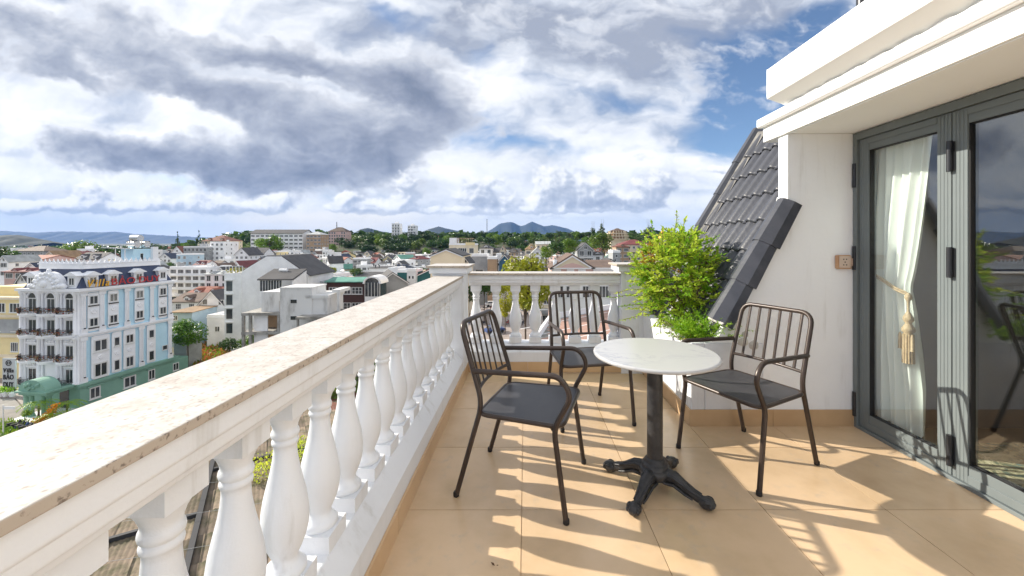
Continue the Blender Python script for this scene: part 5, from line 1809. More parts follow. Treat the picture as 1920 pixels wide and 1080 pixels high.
# sun room with dark roof and solar heater
sr = thing('sun_room', 'glazed sun room with a dark sloping roof beside the blank white gable', 'sun room', (P(487, 0, 88).x, 88, GZ), R(3))
zs_ = lambda py: CAM_H - (py - 455) / F * 88 - GZ
Wr = 40 * 88 / F
box_part('wall', W_COL['white'], sr, 0, 0, 0, Wr, 5, zs_(546))
b = MB()
for k in range(9): b.box(Wr * k / 8 - .05 if k else 0, .02, zs_(546), Wr * k / 8 + .05, .1, zs_(526))
b.box(0, .02, zs_(526) + .001, Wr, .1, zs_(526) + .15); b.build('glazing_bars', M_frame, sr)
box_part('glazing', M_pane, sr, .05, .05, zs_(546) + .001, Wr - .05, .08, zs_(526) - .001)
b = MB(); b.prism([(-.5, zs_(527) + .2), (6, zs_(517) + 0.9), (6, zs_(517) + 1.15), (-.5, zs_(527) + .45)], -.3, Wr + 2.6, 'x'); b.build('roof', R_COL['dark grey'], sr)
b = MB(); b.prism([(0, zs_(546)), (5.9, zs_(546)), (5.9, zs_(517) + .7), (0, zs_(527) + .1)], Wr + 2.2, Wr + 2.5, 'x'); b.build('side_wall', W_COL['white'], sr)
sh_ = thing('solar_water_heater', 'small white tank solar water heater on the sun room roof', 'water heater', (P(529, 0, 92).x, 92.5, CAM_H - (516 - 455) / F * 92))
b = MB(); b.tube([(-.9, 0, 1.1), (.9, 0, 1.1)], .38, 12); b.build('tank', M_trim, sh_)
b = MB(); b.prism([(-1.3, 0), (-.05, .95), (.0, .85), (-1.2, -.08)], -.8, .8, 'x'); b.build('collector', M_pane, sh_)
b = MB(); b.box(-.7, .1, -1.2, -.6, .2, .8); b.box(.6, .1, -1.2, .7, .2, .8); b.build('stand', M_frame, sh_)

# brown building with green roof
bw = hp('dark brown building with a green metal roof and white barred windows', 613, 684, 529, 521, 100, 9, 'gable_side', 'brown', 'green', balc=False,
        wins=[('grid', -2.9, zt(545, 100) - 0, 2.7, 1.75), ('grid', -.1, zt(545, 100), 2.7, 1.75), ('grid', 2.8, zt(545, 100), 2.7, 1.75), ('grid', -2.9, zt(574, 100), 2.7, 1.75), ('grid', -.1, zt(574, 100), 2.7, 1.75), ('grid', 2.8, zt(574, 100), 2.7, 1.75)], zb=GZ)
bw2 = hp('dark brown gabled shed with a pale sheet roof next to the green roof', 524, 611, 531, 523, 103, 14, 'gable_front', 'brown', 'pale metal', balc=False, wins=[], zb=GZ)
# white glazed arch porch
ar = thing('arched_glass_porch', 'white glazed porch with a round arched roof right of the brown building', 'porch', (P(698, 0, 99).x, 99, GZ))
za = lambda py: CAM_H - (py - 455) / F * 99 - GZ
box_part('wall', W_COL['white'], ar, -1.9, 0, 0, 1.9, 5, za(556))
b = MB()
for x in (-1.9, -1.1, -.3, .5, 1.3, 1.8): b.box(x, 0.02, za(556), x + .1, .12, za(530))
b.build('glazing_bars', M_frame, ar)
box_part('glazing', M_pane, ar, -1.85, .06, za(556) + .001, 1.85, 4.8, za(531))
b = MB()
pl_ = [(2.3 * math.cos(PI * k / 12), za(532) + 1.9 * math.sin(PI * k / 12)) for k in range(13)]
pi_ = [(1.9 * math.cos(PI * k / 12), za(532) + 1.5 * math.sin(PI * k / 12)) for k in range(13)]
b.prism(pl_ + pi_[::-1], -.3, 5.2, 'y'); b.build('arched_roof', M_trim, ar)
box_part('arch_glazing', M_pane, ar, -1.4, .3, za(532), 1.4, .35, za(532) + 1.2)

hp('white gabled villa with a steep dark grey roof behind the bright green tree', 362, 432, 584, 546, 108, 11, 'gable_front', 'white', 'dark grey', zb=GZ, balc=False,
   wins=[('pair', -1.8, zt(566, 108), 1.3, 1.6), ('pair', 2.6, zt(567, 108), 1.6, 1.4), ('single', -3.0, zt(592, 108), .9, 2.0)])
hp('small white house with a flat planted terrace in front of the white villa', 388, 424, 596, 590, 100, 7, 'flat', 'white', zb=GZ, balc=False, wins=[('pair', .2, zt(617, 100), 1.3, 1.5)])
hp('low pale blue house under a tan lean-to roof beside the hotel', 322, 360, 586, 574, 100, 8, 'shed', 'pale blue', 'tan', zb=GZ, balc=False, wins=[('pair', -1.6, zt(596, 100), 1.2, 1.2)])
hp('grey brown roofed house behind the pale blue lean-to', 322, 372, 566, 550, 116, 10, 'gable_side', 'white', 'brown', zb=GZ, balc=False)
hp('long low rust red roof between the white villa and the stepped white apartments', 350, 412, 551, 538, 142, 12, 'gable_side', 'white', 'rust red', balc=False)
hp('stepped white apartment house with long balconies right of the hotel roof', 318, 388, 504, 500, 165, 14, 'flat', 'white', tank=True)
hp('pale house with a light green sheet roof left of the tall white house', 384, 428, 515, 508, 150, 12, 'gable_side', 'white', 'pale metal', balc=False)
hp('little house with a white rimmed brown gable behind the light green roof', 397, 416, 507, 495, 178, 10, 'gable_front', 'white', 'brown', balc=False)
hp('grey four storey block with dark strip windows below the cypress', 344, 388, 464, 460, 270, 16, 'flat', 'grey', zb=-20)
hp('white apartment tower with an orange banded top floor', 394, 420, 455, 451, 275, 14, 'flat', 'white', zb=-20, tank=True)
hp('narrow white twin gabled house left of the grey block', 321, 343, 474, 462, 272, 12, 'gable_front', 'white', 'red brown', zb=-20)
hp('white house with a steep dark gable behind the yellow planted terrace', 440, 466, 478, 465, 235, 13, 'gable_front', 'white', 'dark grey')
hp('white house under a long dark grey roof behind the steep gable', 466, 492, 478, 465, 250, 13, 'gable_side', 'white', 'dark grey', balc=False)
hp('house with a bright yellow balcony storey above the blank white gable', 487, 520, 473, 468, 262, 12, 'flat', 'yellow', balc=True)
hp('long grey roofed apartment block on the hilltop', 470, 568, 437, 431, 350, 16, 'gable_side', 'white', 'dark grey', zb=-8, over=1.0,
   wins=[('wide', -21 + 4.2 * c, 5.0 + 3.4 * s, 3.2, 1.5) for c in range(11) for s in range(4)], balc=False)
hp('orange villa with a pale hipped roof right of the hilltop apartment block', 574, 602, 440, 434, 345, 14, 'hip', 'tan', 'pale metal', zb=-8, balc=False)
hp('wide red roofed hall among trees left of the hilltop apartments', 378, 424, 452, 441, 345, 20, 'hip', 'cream', 'red brown', zb=-16, balc=False)
hp('pale hall with a pointed roof and mast on the wooded crest', 616, 648, 434, 426, 430, 14, 'hip', 'pink', 'brown', zb=-2, balc=False)
for px, yt, lab in ((742, 420, 'slim white tower block on the wooded ridge, the taller one'), (772, 424, 'slim white tower block on the wooded ridge, the shorter one')):
    hp(lab, px - 7.5, px + 7.5, yt, yt - 1, 440, 9, 'flat', 'white', zb=-4, balc=True, name='tower_block', cat='tower block')
# teal house and neighbours
hp('dark teal gabled house with a white trimmed roof edge', 779, 830, 518, 506, 118, 10, 'gable_front', 'teal', 'rust red', zb=GZ, wins=[], balc=False)
hp('dark teal flat roofed block joined to the teal gable', 745, 778.5, 511, 509, 119, 9, 'flat', 'teal', zb=GZ, wins=[], balc=False)
hp('white attic box with two dark windows between the teal blocks', 763, 779, 509, 506, 116, 2.5, 'flat', 'white', zb=GZ + 4, balc=False, wins=[('dark', -.5, zt(520, 116) - 4, .5, .8), ('dark', .5, zt(520, 116) - 4, .5, .8)])
hp('house with a bright rust red hipped roof above the teal gable', 792, 838, 517, 498, 134, 11, 'hip', 'white', 'rust red', balc=False)
hp('white house with two small windows under a grey hipped roof', 691, 725, 503, 499, 150, 11, 'hip', 'white', 'dark grey', balc=False, wins=[('single', -.7, 17.2, .6, 1.4), ('single', .7, 17.2, .6, 1.4)])
hp('plain white block beside the dark teal flat roof', 727, 746, 506, 504, 140, 9, 'flat', 'white', balc=False, wins=[('single', -.7, 14, .5, .6), ('single', .6, 14, .5, .6), ('single', 1.1, 10.5, .5, .6), ('single', -.2, 10.5, .5, .6)])
hp('grey tiled roof with yellow barge boards below the small white house', 690, 745, 531, 512, 112, 13, 'gable_front', 'grey', 'dark grey', zb=GZ, wins=[], balc=False, rz=R(24))
hp('long shallow grey roof behind the green metal roof', 665, 712, 521, 511, 124, 12, 'gable_side', 'white', 'dark grey', balc=False, wins=[])
# peach gable
hp('peach gabled house with a dark grey roof rising over the corner post', 807, 866, 480, 468, 92, 12, 'gable_front', 'peach', 'dark grey', zb=GZ, wins=[], balc=False, over=.25)
hp('small dormered house end beside the peach gable', 866, 879, 492, 484, 97, 8, 'gable_front', 'cream', 'dark grey', zb=GZ, balc=False, wins=[('single', 0, zt(489, 97), .7, .9)])
yt_ = hp('cream building with a brown timber roof terrace and yellow parapet', 842, 890, 459.5, 458, 165, 12, 'flat', 'cream', balc=False,
   wins=[('wide', 0.2, CAM_H - (469 - 455) / F * 165 - (T(P(866, 0, 165).x, 165) - .5), 3.6, 1.7), ('wide', 4.0, CAM_H - (470 - 455) / F * 165 - (T(P(866, 0, 165).x, 165) - .5), 1.9, 2.2)])
hy = CAM_H + .2 - (T(P(866, 0, 165).x, 165) - .5) - .6
b = MB()
for k in range(9): b.box(-1.9 + .75 * k, -5.7, hy, -1.75 + .75 * k, -5.5, hy + 2.1)
b.box(-2, -5.75, hy + 2.1, 4.6, -2, hy + 2.3); b.build('timber_pergola', W_COL['tan'], yt_)
box_part('stair_room', W_COL['white'], yt_, -5.2, -5.9, hy - .3, -2.2, -1, hy + 2.4)
box_part('yellow_parapet', W_COL['yellow'], yt_, 1.6, -6.3, hy - .6, 5.4, -6.12, hy + .5)
hp('pale grey low building with a dark slot window right of the corner post', 884, 913, 481, 479, 130, 9, 'flat', 'grey', balc=False, wins=[('dark', 0, 17.6, 2.6, .6)])
hp('white house with a dark hipped roof and blue balconies', 899, 923, 466, 459, 190, 10, 'hip', 'white', 'dark grey')
hp('white three storey house with a tiled gable beside the cream pointed house', 922, 942, 473, 466, 195, 10, 'gable_side', 'white', 'dark grey')
hp('narrow cream house with a tall pointed gable', 938, 947, 470, 461, 185, 8, 'gable_front', 'cream', 'tan', balc=False)
bh = hp('deep blue house wall with a low gable left of the lime tree', 936, 956, 489, 478, 122, 8, 'gable_front', 'blue', 'dark grey', balc=False, wins=[])
box_part('lower_front', M_trim, bh, -1.75, -4.2, 0, 1.75, -4.003, CAM_H - (512 - 455) / F * 122 - GZ)
hp('rusty brown corrugated tower block left of the blue wall', 914, 931, 486, 485, 118, 7, 'flat', 'tan', balc=False, wins=[])
hp('white narrow house with dark windows behind the rusty block', 930, 938, 480, 479, 130, 7, 'flat', 'white', balc=False, wins=[('single', 0, 19.6, .8, .9), ('single', 0, 17.2, .8, .9)])
hp('pale grey house with a broad gable behind the lime tree', 993, 1022, 479, 465, 205, 12, 'gable_front', 'white', 'pale metal', balc=False)
hp('low house with a red brown tiled roof below the wooded ridge', 985, 1008, 468, 458, 230, 12, 'hip', 'cream', 'tan', balc=False)
hp('long pale roofed building below the mountain', 1005, 1032, 458, 453, 270, 12, 'gable_side', 'cream', 'pale metal', balc=False)
# pink house in front
pk = hp('pink house with a broad pale gable and white curved wall panels', 1034, 1112, 503, 479, 66, 9, 'gable_front', 'pink', 'brown', zb=GZ, balc=False, wins=[], over=.3)
zk = lambda py: CAM_H - (py - 455) / F * 66 - GZ
Wk = 78 * 66 / F
b = MB(); b.prism([(-Wk / 2 + .05, zk(502)), (Wk / 2 - .05, zk(502)), (0.0, zk(479.5))], -4.62, -4.503, 'y'); b.build('gable_panel', W_COL['cream'], pk)
b = MB(); b.prism([(-2.2, zk(502)), (2.2, zk(502)), (1.1, zk(496)), (0, zk(493)), (-1.1, zk(496))], -4.70, -4.621, 'y'); b.build('pink_pediment', W_COL['pink'], pk)
b = MB()
for x0, x1 in ((-3.3, -1.9), (-.9, .3), (1.0, 2.2)):
    b.prism([(x0 - .25, zk(530)), (x1 + .25, zk(530)), (x1, zk(505)), (x0, zk(505))], -4.62, -4.503, 'y')
b.build('white_panels', M_trim, pk)
box_part('string_course', M_trim, pk, -Wk / 2 - .2, -4.8, zk(504.5), Wk / 2 + 4.8, -4.503, zk(502))
box_part('side_wing', M_trim, pk, Wk / 2 + .01, -4.49, 0, Wk / 2 + 4.6, 4.0, zk(504))
b = MB(); b.prism([(-4.5, zk(503.5)), (4.2, zk(493.5)), (4.2, zk(493.5) + .2), (-4.5, zk(503.5) + .2)], Wk / 2 + .02, Wk / 2 + 4.7, 'x'); b.build('wing_roof', R_COL['brown'], pk)
b = MB(); b.lathe([(.42, zk(504)), (.42, zk(490)), (.35, zk(488.5)), (.05, zk(487))], 14, M=Matrix.Translation((-2.75, -3.9, 0))); b.build('rooftop_tank', M_steel, pk)
box_part('lower_front', M_trim, pk, -Wk / 2 - .1, -4.60, 0, Wk / 2 + 4.6, -4.503, zk(531))
for k in range(5): win(pk, 'wide', -2.6 + 2.7 * k, -4.6, zk(547), 2.3, 2.0)
hp('small white outbuilding with twin dark edged gables right of the pink roof', 1132, 1158, 497, 487, 84, 7, 'gable_front', 'white', 'dark grey', zb=GZ, balc=False, wins=[])
hp('grey green gabled house with stacked balconies above the pink gable', 1084, 1112, 468, 456, 150, 10, 'gable_front', 'grey', 'dark grey')
hp('white annexe with round topped dormers beside the grey green house', 1112, 1130, 478, 473, 152, 9, 'gable_side', 'white', 'dark grey', balc=False)
hp('slim pale tower house with porthole windows left of the shrub', 1149, 1163, 474, 473, 112, 6, 'flat', 'grey', zb=GZ, balc=False, wins=[('single', 0, CAM_H - (480 - 455) / F * 112 - GZ, .7, .8), ('single', -.4, CAM_H - (488 - 455) / F * 112 - GZ, .6, .7)])
hp('long house with a maroon hipped roof beside the shrub top', 1166, 1220, 459, 449, 230, 14, 'hip', 'cream', 'maroon', balc=False)
hp('low house with a rusty tiled roof under the maroon roof', 1155, 1180, 463, 458, 215, 9, 'hip', 'tan', 'red brown', balc=False)
# open sided pagoda like pavilion on the hill
pg = thing('pavilion', 'open many storeyed pavilion with stacked eaves on the right hilltop', 'pavilion', (P(1157, 0, 300).x, 300, T(P(1157, 0, 300).x, 300) - 1))
zp_ = lambda py: CAM_H - (py - 455) / F * 300 - (T(P(1157, 0, 300).x, 300) - 1)
for k, (w, py) in enumerate(((7.0, 449), (6.4, 443.5), (5.8, 438.5))):
    box_part('floor', W_COL['cream'], pg, -w - .8, -w - .8, zp_(py), w + .8, w + .8, zp_(py) + .5)
    b = MB()
    for i in range(7):
        for j in (-1, 1):
            q = -w + 2 * w * i / 6
            b.box(q - .2, j * w - .2, zp_(py) + .501, q + .2, j * w + .2, zp_(py) + 2.1)
            b.box(j * w - .2, q - .2, zp_(py) + .501, j * w + .2, q + .2, zp_(py) + 2.1)
    b.build('column', W_COL['cream'], pg)
    box_part('core', W_COL['tan'], pg, -w * .6, -w * .6, zp_(py) + .501, w * .6, w * .6, zp_(py) + 2.1)
b = MB()
for z, r_ in ((zp_(438.5) + 2.11, 7.6), (zp_(433.5) + .8, 3.5)):
    b.lathe([(r_, z), (r_ * .45, z + 1.2), (.1, z + 1.5)], 4, M=Matrix.Rotation(PI / 4, 4, 'Z'))
b.build('roof', R_COL['brown'], pg)
box_part('podium', W_COL['cream'], pg, -6, -6, 0, 6, 6, zp_(449) - .002)
# golden seated statue
gs = P(1243, 447, 420)
st_ = thing('golden_statue', 'golden seated statue on the hill just over the shrub', 'statue', (gs.x, 420, gs.z - 14))
M_goldst = mat('golden_paint', (0.75, 0.42, 0.04), 0.4, metal=0.3)
b = MB(); b.lathe([(4.5, 14), (5.0, 15), (4.0, 16.2)], 16); b.ball((0, -.3, 17.2), 3.4, 14, sc=(1.15, .9, .45)); b.ball((0, 0, 20), 2.3, 14, sc=(1, .7, 1.3))
b.ball((-1.9, -.6, 18.8), .9, 8, sc=(.8, 1, 1.9)); b.ball((1.9, -.6, 18.8), .9, 8, sc=(.8, 1, 1.9)); b.ball((0, 0, 23.8), 1.35, 12, sc=(.9, .9, 1.15)); b.ball((0, 0, 25.3), .55, 8)
b.build('figure', M_goldst, st_)
box_part('plinth', W_COL['cream'], st_, -5.5, -5.5, -2, 5.5, 5.5, 13.99)
# masts
for px, yt, yb_, d, lab in ((913, 411, 441, 520, 'tall thin lattice radio mast standing on the wooded ridge'), (631.5, 416, 428, 432, 'thin mast on the pale hall on the wooded crest')):
    a = P(px, yt, d)
    zb = T(a.x, d) if px > 700 else P(px, yb_, d).z
    m_ = thing('radio_mast', lab, 'mast', (a.x, d, zb))
    h = a.z - zb
    b = MB()
    s = .55 if px > 700 else .3
    for q in range(3):
        an = 2 * PI * q / 3
        b.tube([(s * math.cos(an), s * math.sin(an), 0), (s * .6 * math.cos(an), s * .6 * math.sin(an), h)], .14 if px > 700 else .2, 4)
    b.build('leg', M_iron, m_)
    b = MB()
    n = int(h / 1.5)
    for k in range(n):
        for q in range(3):
            a0, a1 = 2 * PI * q / 3, 2 * PI * (q + 1) / 3
            b.tube([(s * .8 * math.cos(a0), s * .8 * math.sin(a0), k * 1.5), (s * .8 * math.cos(a1), s * .8 * math.sin(a1), k * 1.5 + 1.4)], .07, 3)
    b.build('lattice', M_iron, m_)

# houses at the left, behind the hotel
hp('long pink house with a rust red roof left of the hotel crest', 22, 78, 487, 479, 175, 13, 'gable_side', 'pink', 'rust red', balc=False)
hp('house with an orange tan gable roof behind the pink house', 80, 108, 484, 471, 196, 12, 'gable_front', 'cream', 'tan', balc=False)
hp('house with a deep maroon roof and white dormer behind the hotel crest', 96, 140, 483, 469, 205, 13, 'hip', 'cream', 'maroon', balc=False)
hp('grey house with a dark mansard roof beyond the pink house', 26, 82, 471, 461, 250, 14, 'hip', 'grey', 'brown', balc=False)
hp('white gabled house with one window at the far left edge', -2, 16, 490, 480, 150, 10, 'gable_front', 'white', 'pale metal', balc=False)
hp('low maroon sheet roofed house above the yellow building', 8, 64, 510, 503, 128, 12, 'gable_side', 'pink', 'maroon', balc=False)
hp('white gabled house end in front of the maroon sheet roof', 48, 72, 503, 493.5, 138, 10, 'gable_front', 'white', 'slate blue', balc=False)
hp('white gabled house half hidden by the hotel front dormer', 32, 52, 528, 513, 108, 9, 'gable_front', 'white', 'dark grey', zb=GZ, balc=False)
hp('pale house with a grey gable right of the maroon roof', 140, 185, 486, 474, 200, 12, 'gable_side', 'white', 'dark grey', balc=False)
hp('dark roofed long house behind the hotel parapet', 70, 110, 498, 490, 150, 9, 'gable_side', 'cream', 'dark grey', balc=False)
hp('small grey hut with a green door beside the hotel rear', 326, 349, 634, 632, 82, 4, 'flat', 'grey', zb=GZ, balc=False, wins=[('dark', -.6, 2.0, .9, 1.8)])

# ================================================================== THE CROWD OF SMALLER HOUSES
ZONES = [(-80, 40, 'beyond the yellow building'), (40, 130, 'beyond the hotel front'), (130, 235, 'beyond the hotel crest'), (235, 330, 'beyond the hotel tanks'),
         (330, 430, 'beyond the white villa'), (430, 520, 'beyond the tall white house'), (520, 600, 'beyond the blank white gable'), (600, 660, 'beyond the brown building'),
         (660, 705, 'beyond the green roof'), (705, 750, 'beyond the white hipped house'), (750, 800, 'beyond the teal house'), (800, 870, 'beyond the peach gable'),
         (870, 935, 'beyond the corner post'), (935, 1000, 'beyond the lime tree'), (1000, 1080, 'beyond the pink gable'), (1080, 1260, 'beyond the shrub')]
def zone(px):
    for a, b_, n in ZONES:
        if a <= px < b_: return n
    return 'beyond the balcony'
FILL = []
ORD = []
rgf = random.Random(5)
def fillers():
    d = 128.0
    names = {1: 'one-storey', 2: 'two-storey', 3: 'three-storey', 4: 'four-storey'}
    while d < 352:
        px = -90 + rgf.uniform(0, 20)
        lim = 1165
        while px < lim:
            Wm = rgf.uniform(5.2, 9.6)
            wpx = Wm * F / d
            px += wpx * rgf.uniform(0.55, 0.72)
            dd = d + rgf.uniform(-6, 6)
            D = rgf.uniform(6.5, 10)
            ok = True
            for a, b_, yt, dk, dep in KEEP:
                if px + wpx / 2 > a - 2 and px - wpx / 2 < b_ + 2 and dd - D / 2 < dk + dep + 2 and (dd + D / 2 > dk - 2 or dk < 140 or (a < 200 and dk < 280)):
                    ok = False; break
            x = (px - 985) / F * dd
            if px < 330 and dd < 118: ok = False
            if ok:
                for (fx, fy, fr) in FILL:
                    if math.hypot(fx - x, fy - dd) < fr + max(Wm, D) * .56: ok = False; break
            if ok and rgf.random() < 0.93:
                ns = rgf.choice([1, 2, 2, 2, 3, 3, 3, 4])
                zb = T(x, dd) - 0.5
                roof = rgf.choice(['gable_front', 'gable_front', 'gable_side', 'gable_side', 'hip', 'flat', 'flat', 'flat'])
                rise = 0 if roof == 'flat' else rgf.uniform(2.0, 3.6)
                # nothing taller than the roofline the photograph shows there
                ymin = 474 if 600 < px < 900 else (468 if px < 330 else 470)
                if 880 < px: ymin = 466
                while ns > 1 and 455 - (zb + 3.2 * ns + rise - CAM_H) * F / dd < ymin - (0 if dd < 300 else 6): ns -= 1
                ytop = 455 - (zb + 3.2 * ns + rise - CAM_H) * F / dd
                hide = False
                for a, b_, yt, dk, dep in KEEP:
                    if dk > dd and dk >= 140 and px + wpx / 2 > a and px - wpx / 2 < b_ and ytop < yt + 11 + (8 if dk > 300 else 0): hide = True
                if hide and ns > 1:
                    ns = 1
                    ytop = 455 - (zb + 3.2 * ns + rise - CAM_H) * F / dd
                    hide = any(dk > dd and dk >= 140 and px + wpx / 2 > a and px - wpx / 2 < b_ and ytop < yt + 9 for a, b_, yt, dk, dep in KEEP)
                if hide or len(FILL) > 262:
                    px += wpx * .4
                    continue
                wall = rgf.choice(['white'] * 14 + ['cream', 'cream', 'grey', 'grey', 'pink', 'pale blue', 'tan', 'yellow', 'green'])
                rc = rgf.choice(['dark grey'] * 6 + ['brown', 'brown', 'red brown', 'rust red', 'rust red', 'maroon', 'pale metal', 'slate blue', 'green'] if px > 300 else ['dark grey', 'brown', 'red brown', 'rust red', 'rust red', 'tan', 'maroon', 'pale metal'])
                rt = {'gable_front': rc + ' front gable', 'gable_side': rc + ' pitched roof', 'hip': rc + ' hipped roof', 'flat': 'flat roof'}[roof]
                tank = roof == 'flat' and rgf.random() < .35
                if tank and len(zone(px).split()) < 5: rt += ' with tank'
                hgt = 'low down' if dd < 185 else ('halfway up' if dd < 260 else 'high up')
                lab = f'{wall} {names[ns]} house, {rt}, {hgt} {zone(px)}'
                ho = house(lab, x, dd, zb, Wm, D, 3.2 * ns, roof, rise, wall, rc, R(rgf.choice([-58, -48, -40, -34, -28, -20, -10, 0, 6, 18])), 'houses crowded on the town slopes', rg=rgf, tank=tank)
                ORD.append(ho)
                FILL.append((x, dd, max(Wm, D) * .56))
            px += wpx * rgf.uniform(0.5, 0.62)
        d += 13 + (d - 128) * 0.045
fillers()

# the smallest houses below the ridge: more than one could count, a few pixels each
def hillside():
    rg = random.Random(61)
    b = MB()
    cols = [W_COL['white'], W_COL['cream'], R_COL['dark grey'], R_COL['rust red'], M_pane]
    for k in range(330):
        px, d = (rg.uniform(330, 1060), rg.uniform(285, 392)) if k < 230 else (rg.uniform(1230, 1560), rg.uniform(190, 420))
        x = (px - 985) / F * d
        if any(math.hypot(fx - x, fy - d) < fr + 4.0 for fx, fy, fr in FILL): continue
        if any(px + 10 > a_ and px - 10 < b_ and dk - 8 < d < dk + dep + 4 for a_, b_, yt, dk, dep in KEEP): continue
        w, l, h = rg.uniform(4.5, 8), rg.uniform(5, 8), rg.choice([3.2, 6.0, 6.0, 8.5])
        z = T(x, d) - 1
        if 455 - (z + h + 2 - CAM_H) * F / d < (468 if px < 900 else 463): h = 3.2
        if any(px + 12 > a_ and px - 12 < b_ and dk > d and 455 - (z + h + 2 - CAM_H) * F / d < yt + 14 for a_, b_, yt, dk, dep in KEEP): continue
        M = Matrix.Translation((x, d, z)) @ Matrix.Rotation(R(rg.choice([-50, -35, -20, 0, 15])), 4, 'Z')
        b.box(-w / 2, -l / 2, 0, w / 2, l / 2, h, rg.choice([0, 0, 0, 1]), M)
        r_ = rg.choice([2, 2, 2, 3, -1])
        if r_ > 0:
            b.prism([(-w / 2 - .4, h + .01), (w / 2 + .4, h + .01), (0, h + w * .3)], -l / 2 - .4, l / 2 + .4, 'y', r_, M)
        for s in range(max(1, int(h / 2.8))):
            for q in (-.27, .27):
                b.box(w * q - .7, -l / 2 - .05, s * 2.8 + 1.1, w * q + .7, -l / 2 - .01, s * 2.8 + 2.4, 4, M)
                b.box(w / 2 + .01, l * q - .6, s * 2.8 + 1.1, w / 2 + .05, l * q + .6, s * 2.8 + 2.4, 4, M)
        FILL.append((x, d, 4.5))
    tag(b.build('hillside_houses', cols), kind='stuff')
hillside()

# the far town and far woods: too many and too small to count
def far_town():
    rg = random.Random(41)
    b = MB()
    cols = [W_COL['white'], W_COL['grey'], R_COL['rust red'], R_COL['dark grey'], W_COL['cream']]
    for k in range(650):
        d = 520 * (4.2 ** rg.random())
        k_ = rg.uniform(-1.65, -0.72) if rg.random() < .8 else rg.uniform(-.72, .3)
        x = k_ * d
        z = T(x, d) - 1
        w, h, l = rg.uniform(6, 16), rg.uniform(4, 9), rg.uniform(8, 14)
        M = Matrix.Translation((x, d, z)) @ Matrix.Rotation(rg.uniform(0, 3), 4, 'Z')
        b.box(-w / 2, -l / 2, 0, w / 2, l / 2, h, rg.choice([0, 0, 0, 1, 4]), M)
        b.prism([(-w / 2 - .5, h + .01), (w / 2 + .5, h + .01), (0, h + w * .25)], -l / 2 - .4, l / 2 + .4, 'y', rg.choice([0, 2, 3, 3, 1]), M)
    tag(b.build('far_town', cols), kind='stuff')
    b = MB()
    for k in range(2600):
        if rg.random() < .55:
            d = 430 * (5.0 ** rg.random()); k_ = rg.uniform(-1.7, -0.6)
        else:
            d = rg.uniform(470, 760); k_ = rg.uniform(-.75, .9)
        x = k_ * d
        z = T(x, d)
        r_ = rg.uniform(4, 8)
        for q in range(9):
            v = rvec(rg)
            p = Vector((x, d, z + r_ * .7)) + Vector((v.x, v.y, abs(v.z) * 1.0)) * r_ * .8
            n_ = (v + rvec(rg) * .6 + Vector((0, 0, .4))).normalized()
            t1 = n_.orthogonal().normalized() * r_ * .5
            t2 = n_.cross(t1)
            b.add([p - t1, p + t2, p + t1, p - t2], [(0, 1, 2, 3)], rg.choice([0, 0, 1]))
    tag(b.build('far_woods', [L_dark, L_mid]), kind='stuff')
far_town()

# ================================================================== TREES THAT CAN BE TOLD APART
tree_px(985, 476, 60, 55, 'lime', 'round lime yellow tree beyond the far balustrade, left of the pink house', zb=GZ, vs=1.2)
tree_px(352, 600, 82, 30, 'bright', 'bushy bright green tree standing right of the hotel', zb=GZ)
tree_px(470, 628, 84, 22, 'bright', 'dense green bush at the foot of the tall white house', zb=GZ, name='bush')
tree_px(430, 634, 82, 16, 'mid', 'dark green bush left of the tall white house foot', zb=GZ, name='bush')
tree_px(947, 526, 80, 17, 'limeoval', 'slim yellow green clipped tree seen through the far balusters', zb=ZST, vs=2.3)
tree_px(908, 522, 92, 20, 'mid', 'green street tree seen through the first gaps of the far balustrade', zb=ZST)
tree_px(880, 535, 98, 14, 'dark', 'dark street tree beside the corner post seen through the balusters', zb=ZST, vs=1.5)
tree_px(986, 522, 96, 15, 'mid', 'small green street tree over the parked motorbikes', zb=ZST)
for px, yt, d, rp, lab in ((333, 437, 330, 6, 'tall dark cypress on the crest, the taller of the two'), (373, 436, 335, 7, 'tall dark cypress on the crest beside the red roofed hall')):
    p = P(px, yt, d)
    t = tree_px(px, yt, d, rp, 'cone', lab, vs=3.6, name='cypress')
tree_px(1045, 452, 140, 17, 'mid', 'rounded green tree left of the grey green gabled house')
tree_px(1066, 448, 150, 17, 'bright', 'brighter green tree close behind the pink gable')
tree_px(1024, 462, 128, 14, 'bright', 'green tree right of the lime tree')
tree_px(1128, 436, 165, 21, 'mid', 'big olive green tree left of the hilltop pavilion')
tree_px(1112, 428, 175, 9, 'sparse', 'thin tall tree with a gappy crown left of the pavilion', vs=1.6)
tree_px(1130, 424, 178, 8, 'sparse', 'thin tall tree rising over the big olive tree', vs=1.8)
tree_px(1216, 425, 190, 10, 'dark', 'dark round tree just above the shrub top')
tree_px(505, 437, 330, 24, 'bright', 'sunlit green tree in front of the hilltop apartment block')
tree_px(620, 500, 118, 9, 'lime', 'yellowish bush behind the green metal roof', name='bush')
tree_px(668, 502, 128, 12, 'mid', 'dark bush right of the yellowish bush behind the green roof', name='bush')
tree_px(548, 505, 112, 10, 'mid', 'narrow green tree at the right end of the blank white gable')
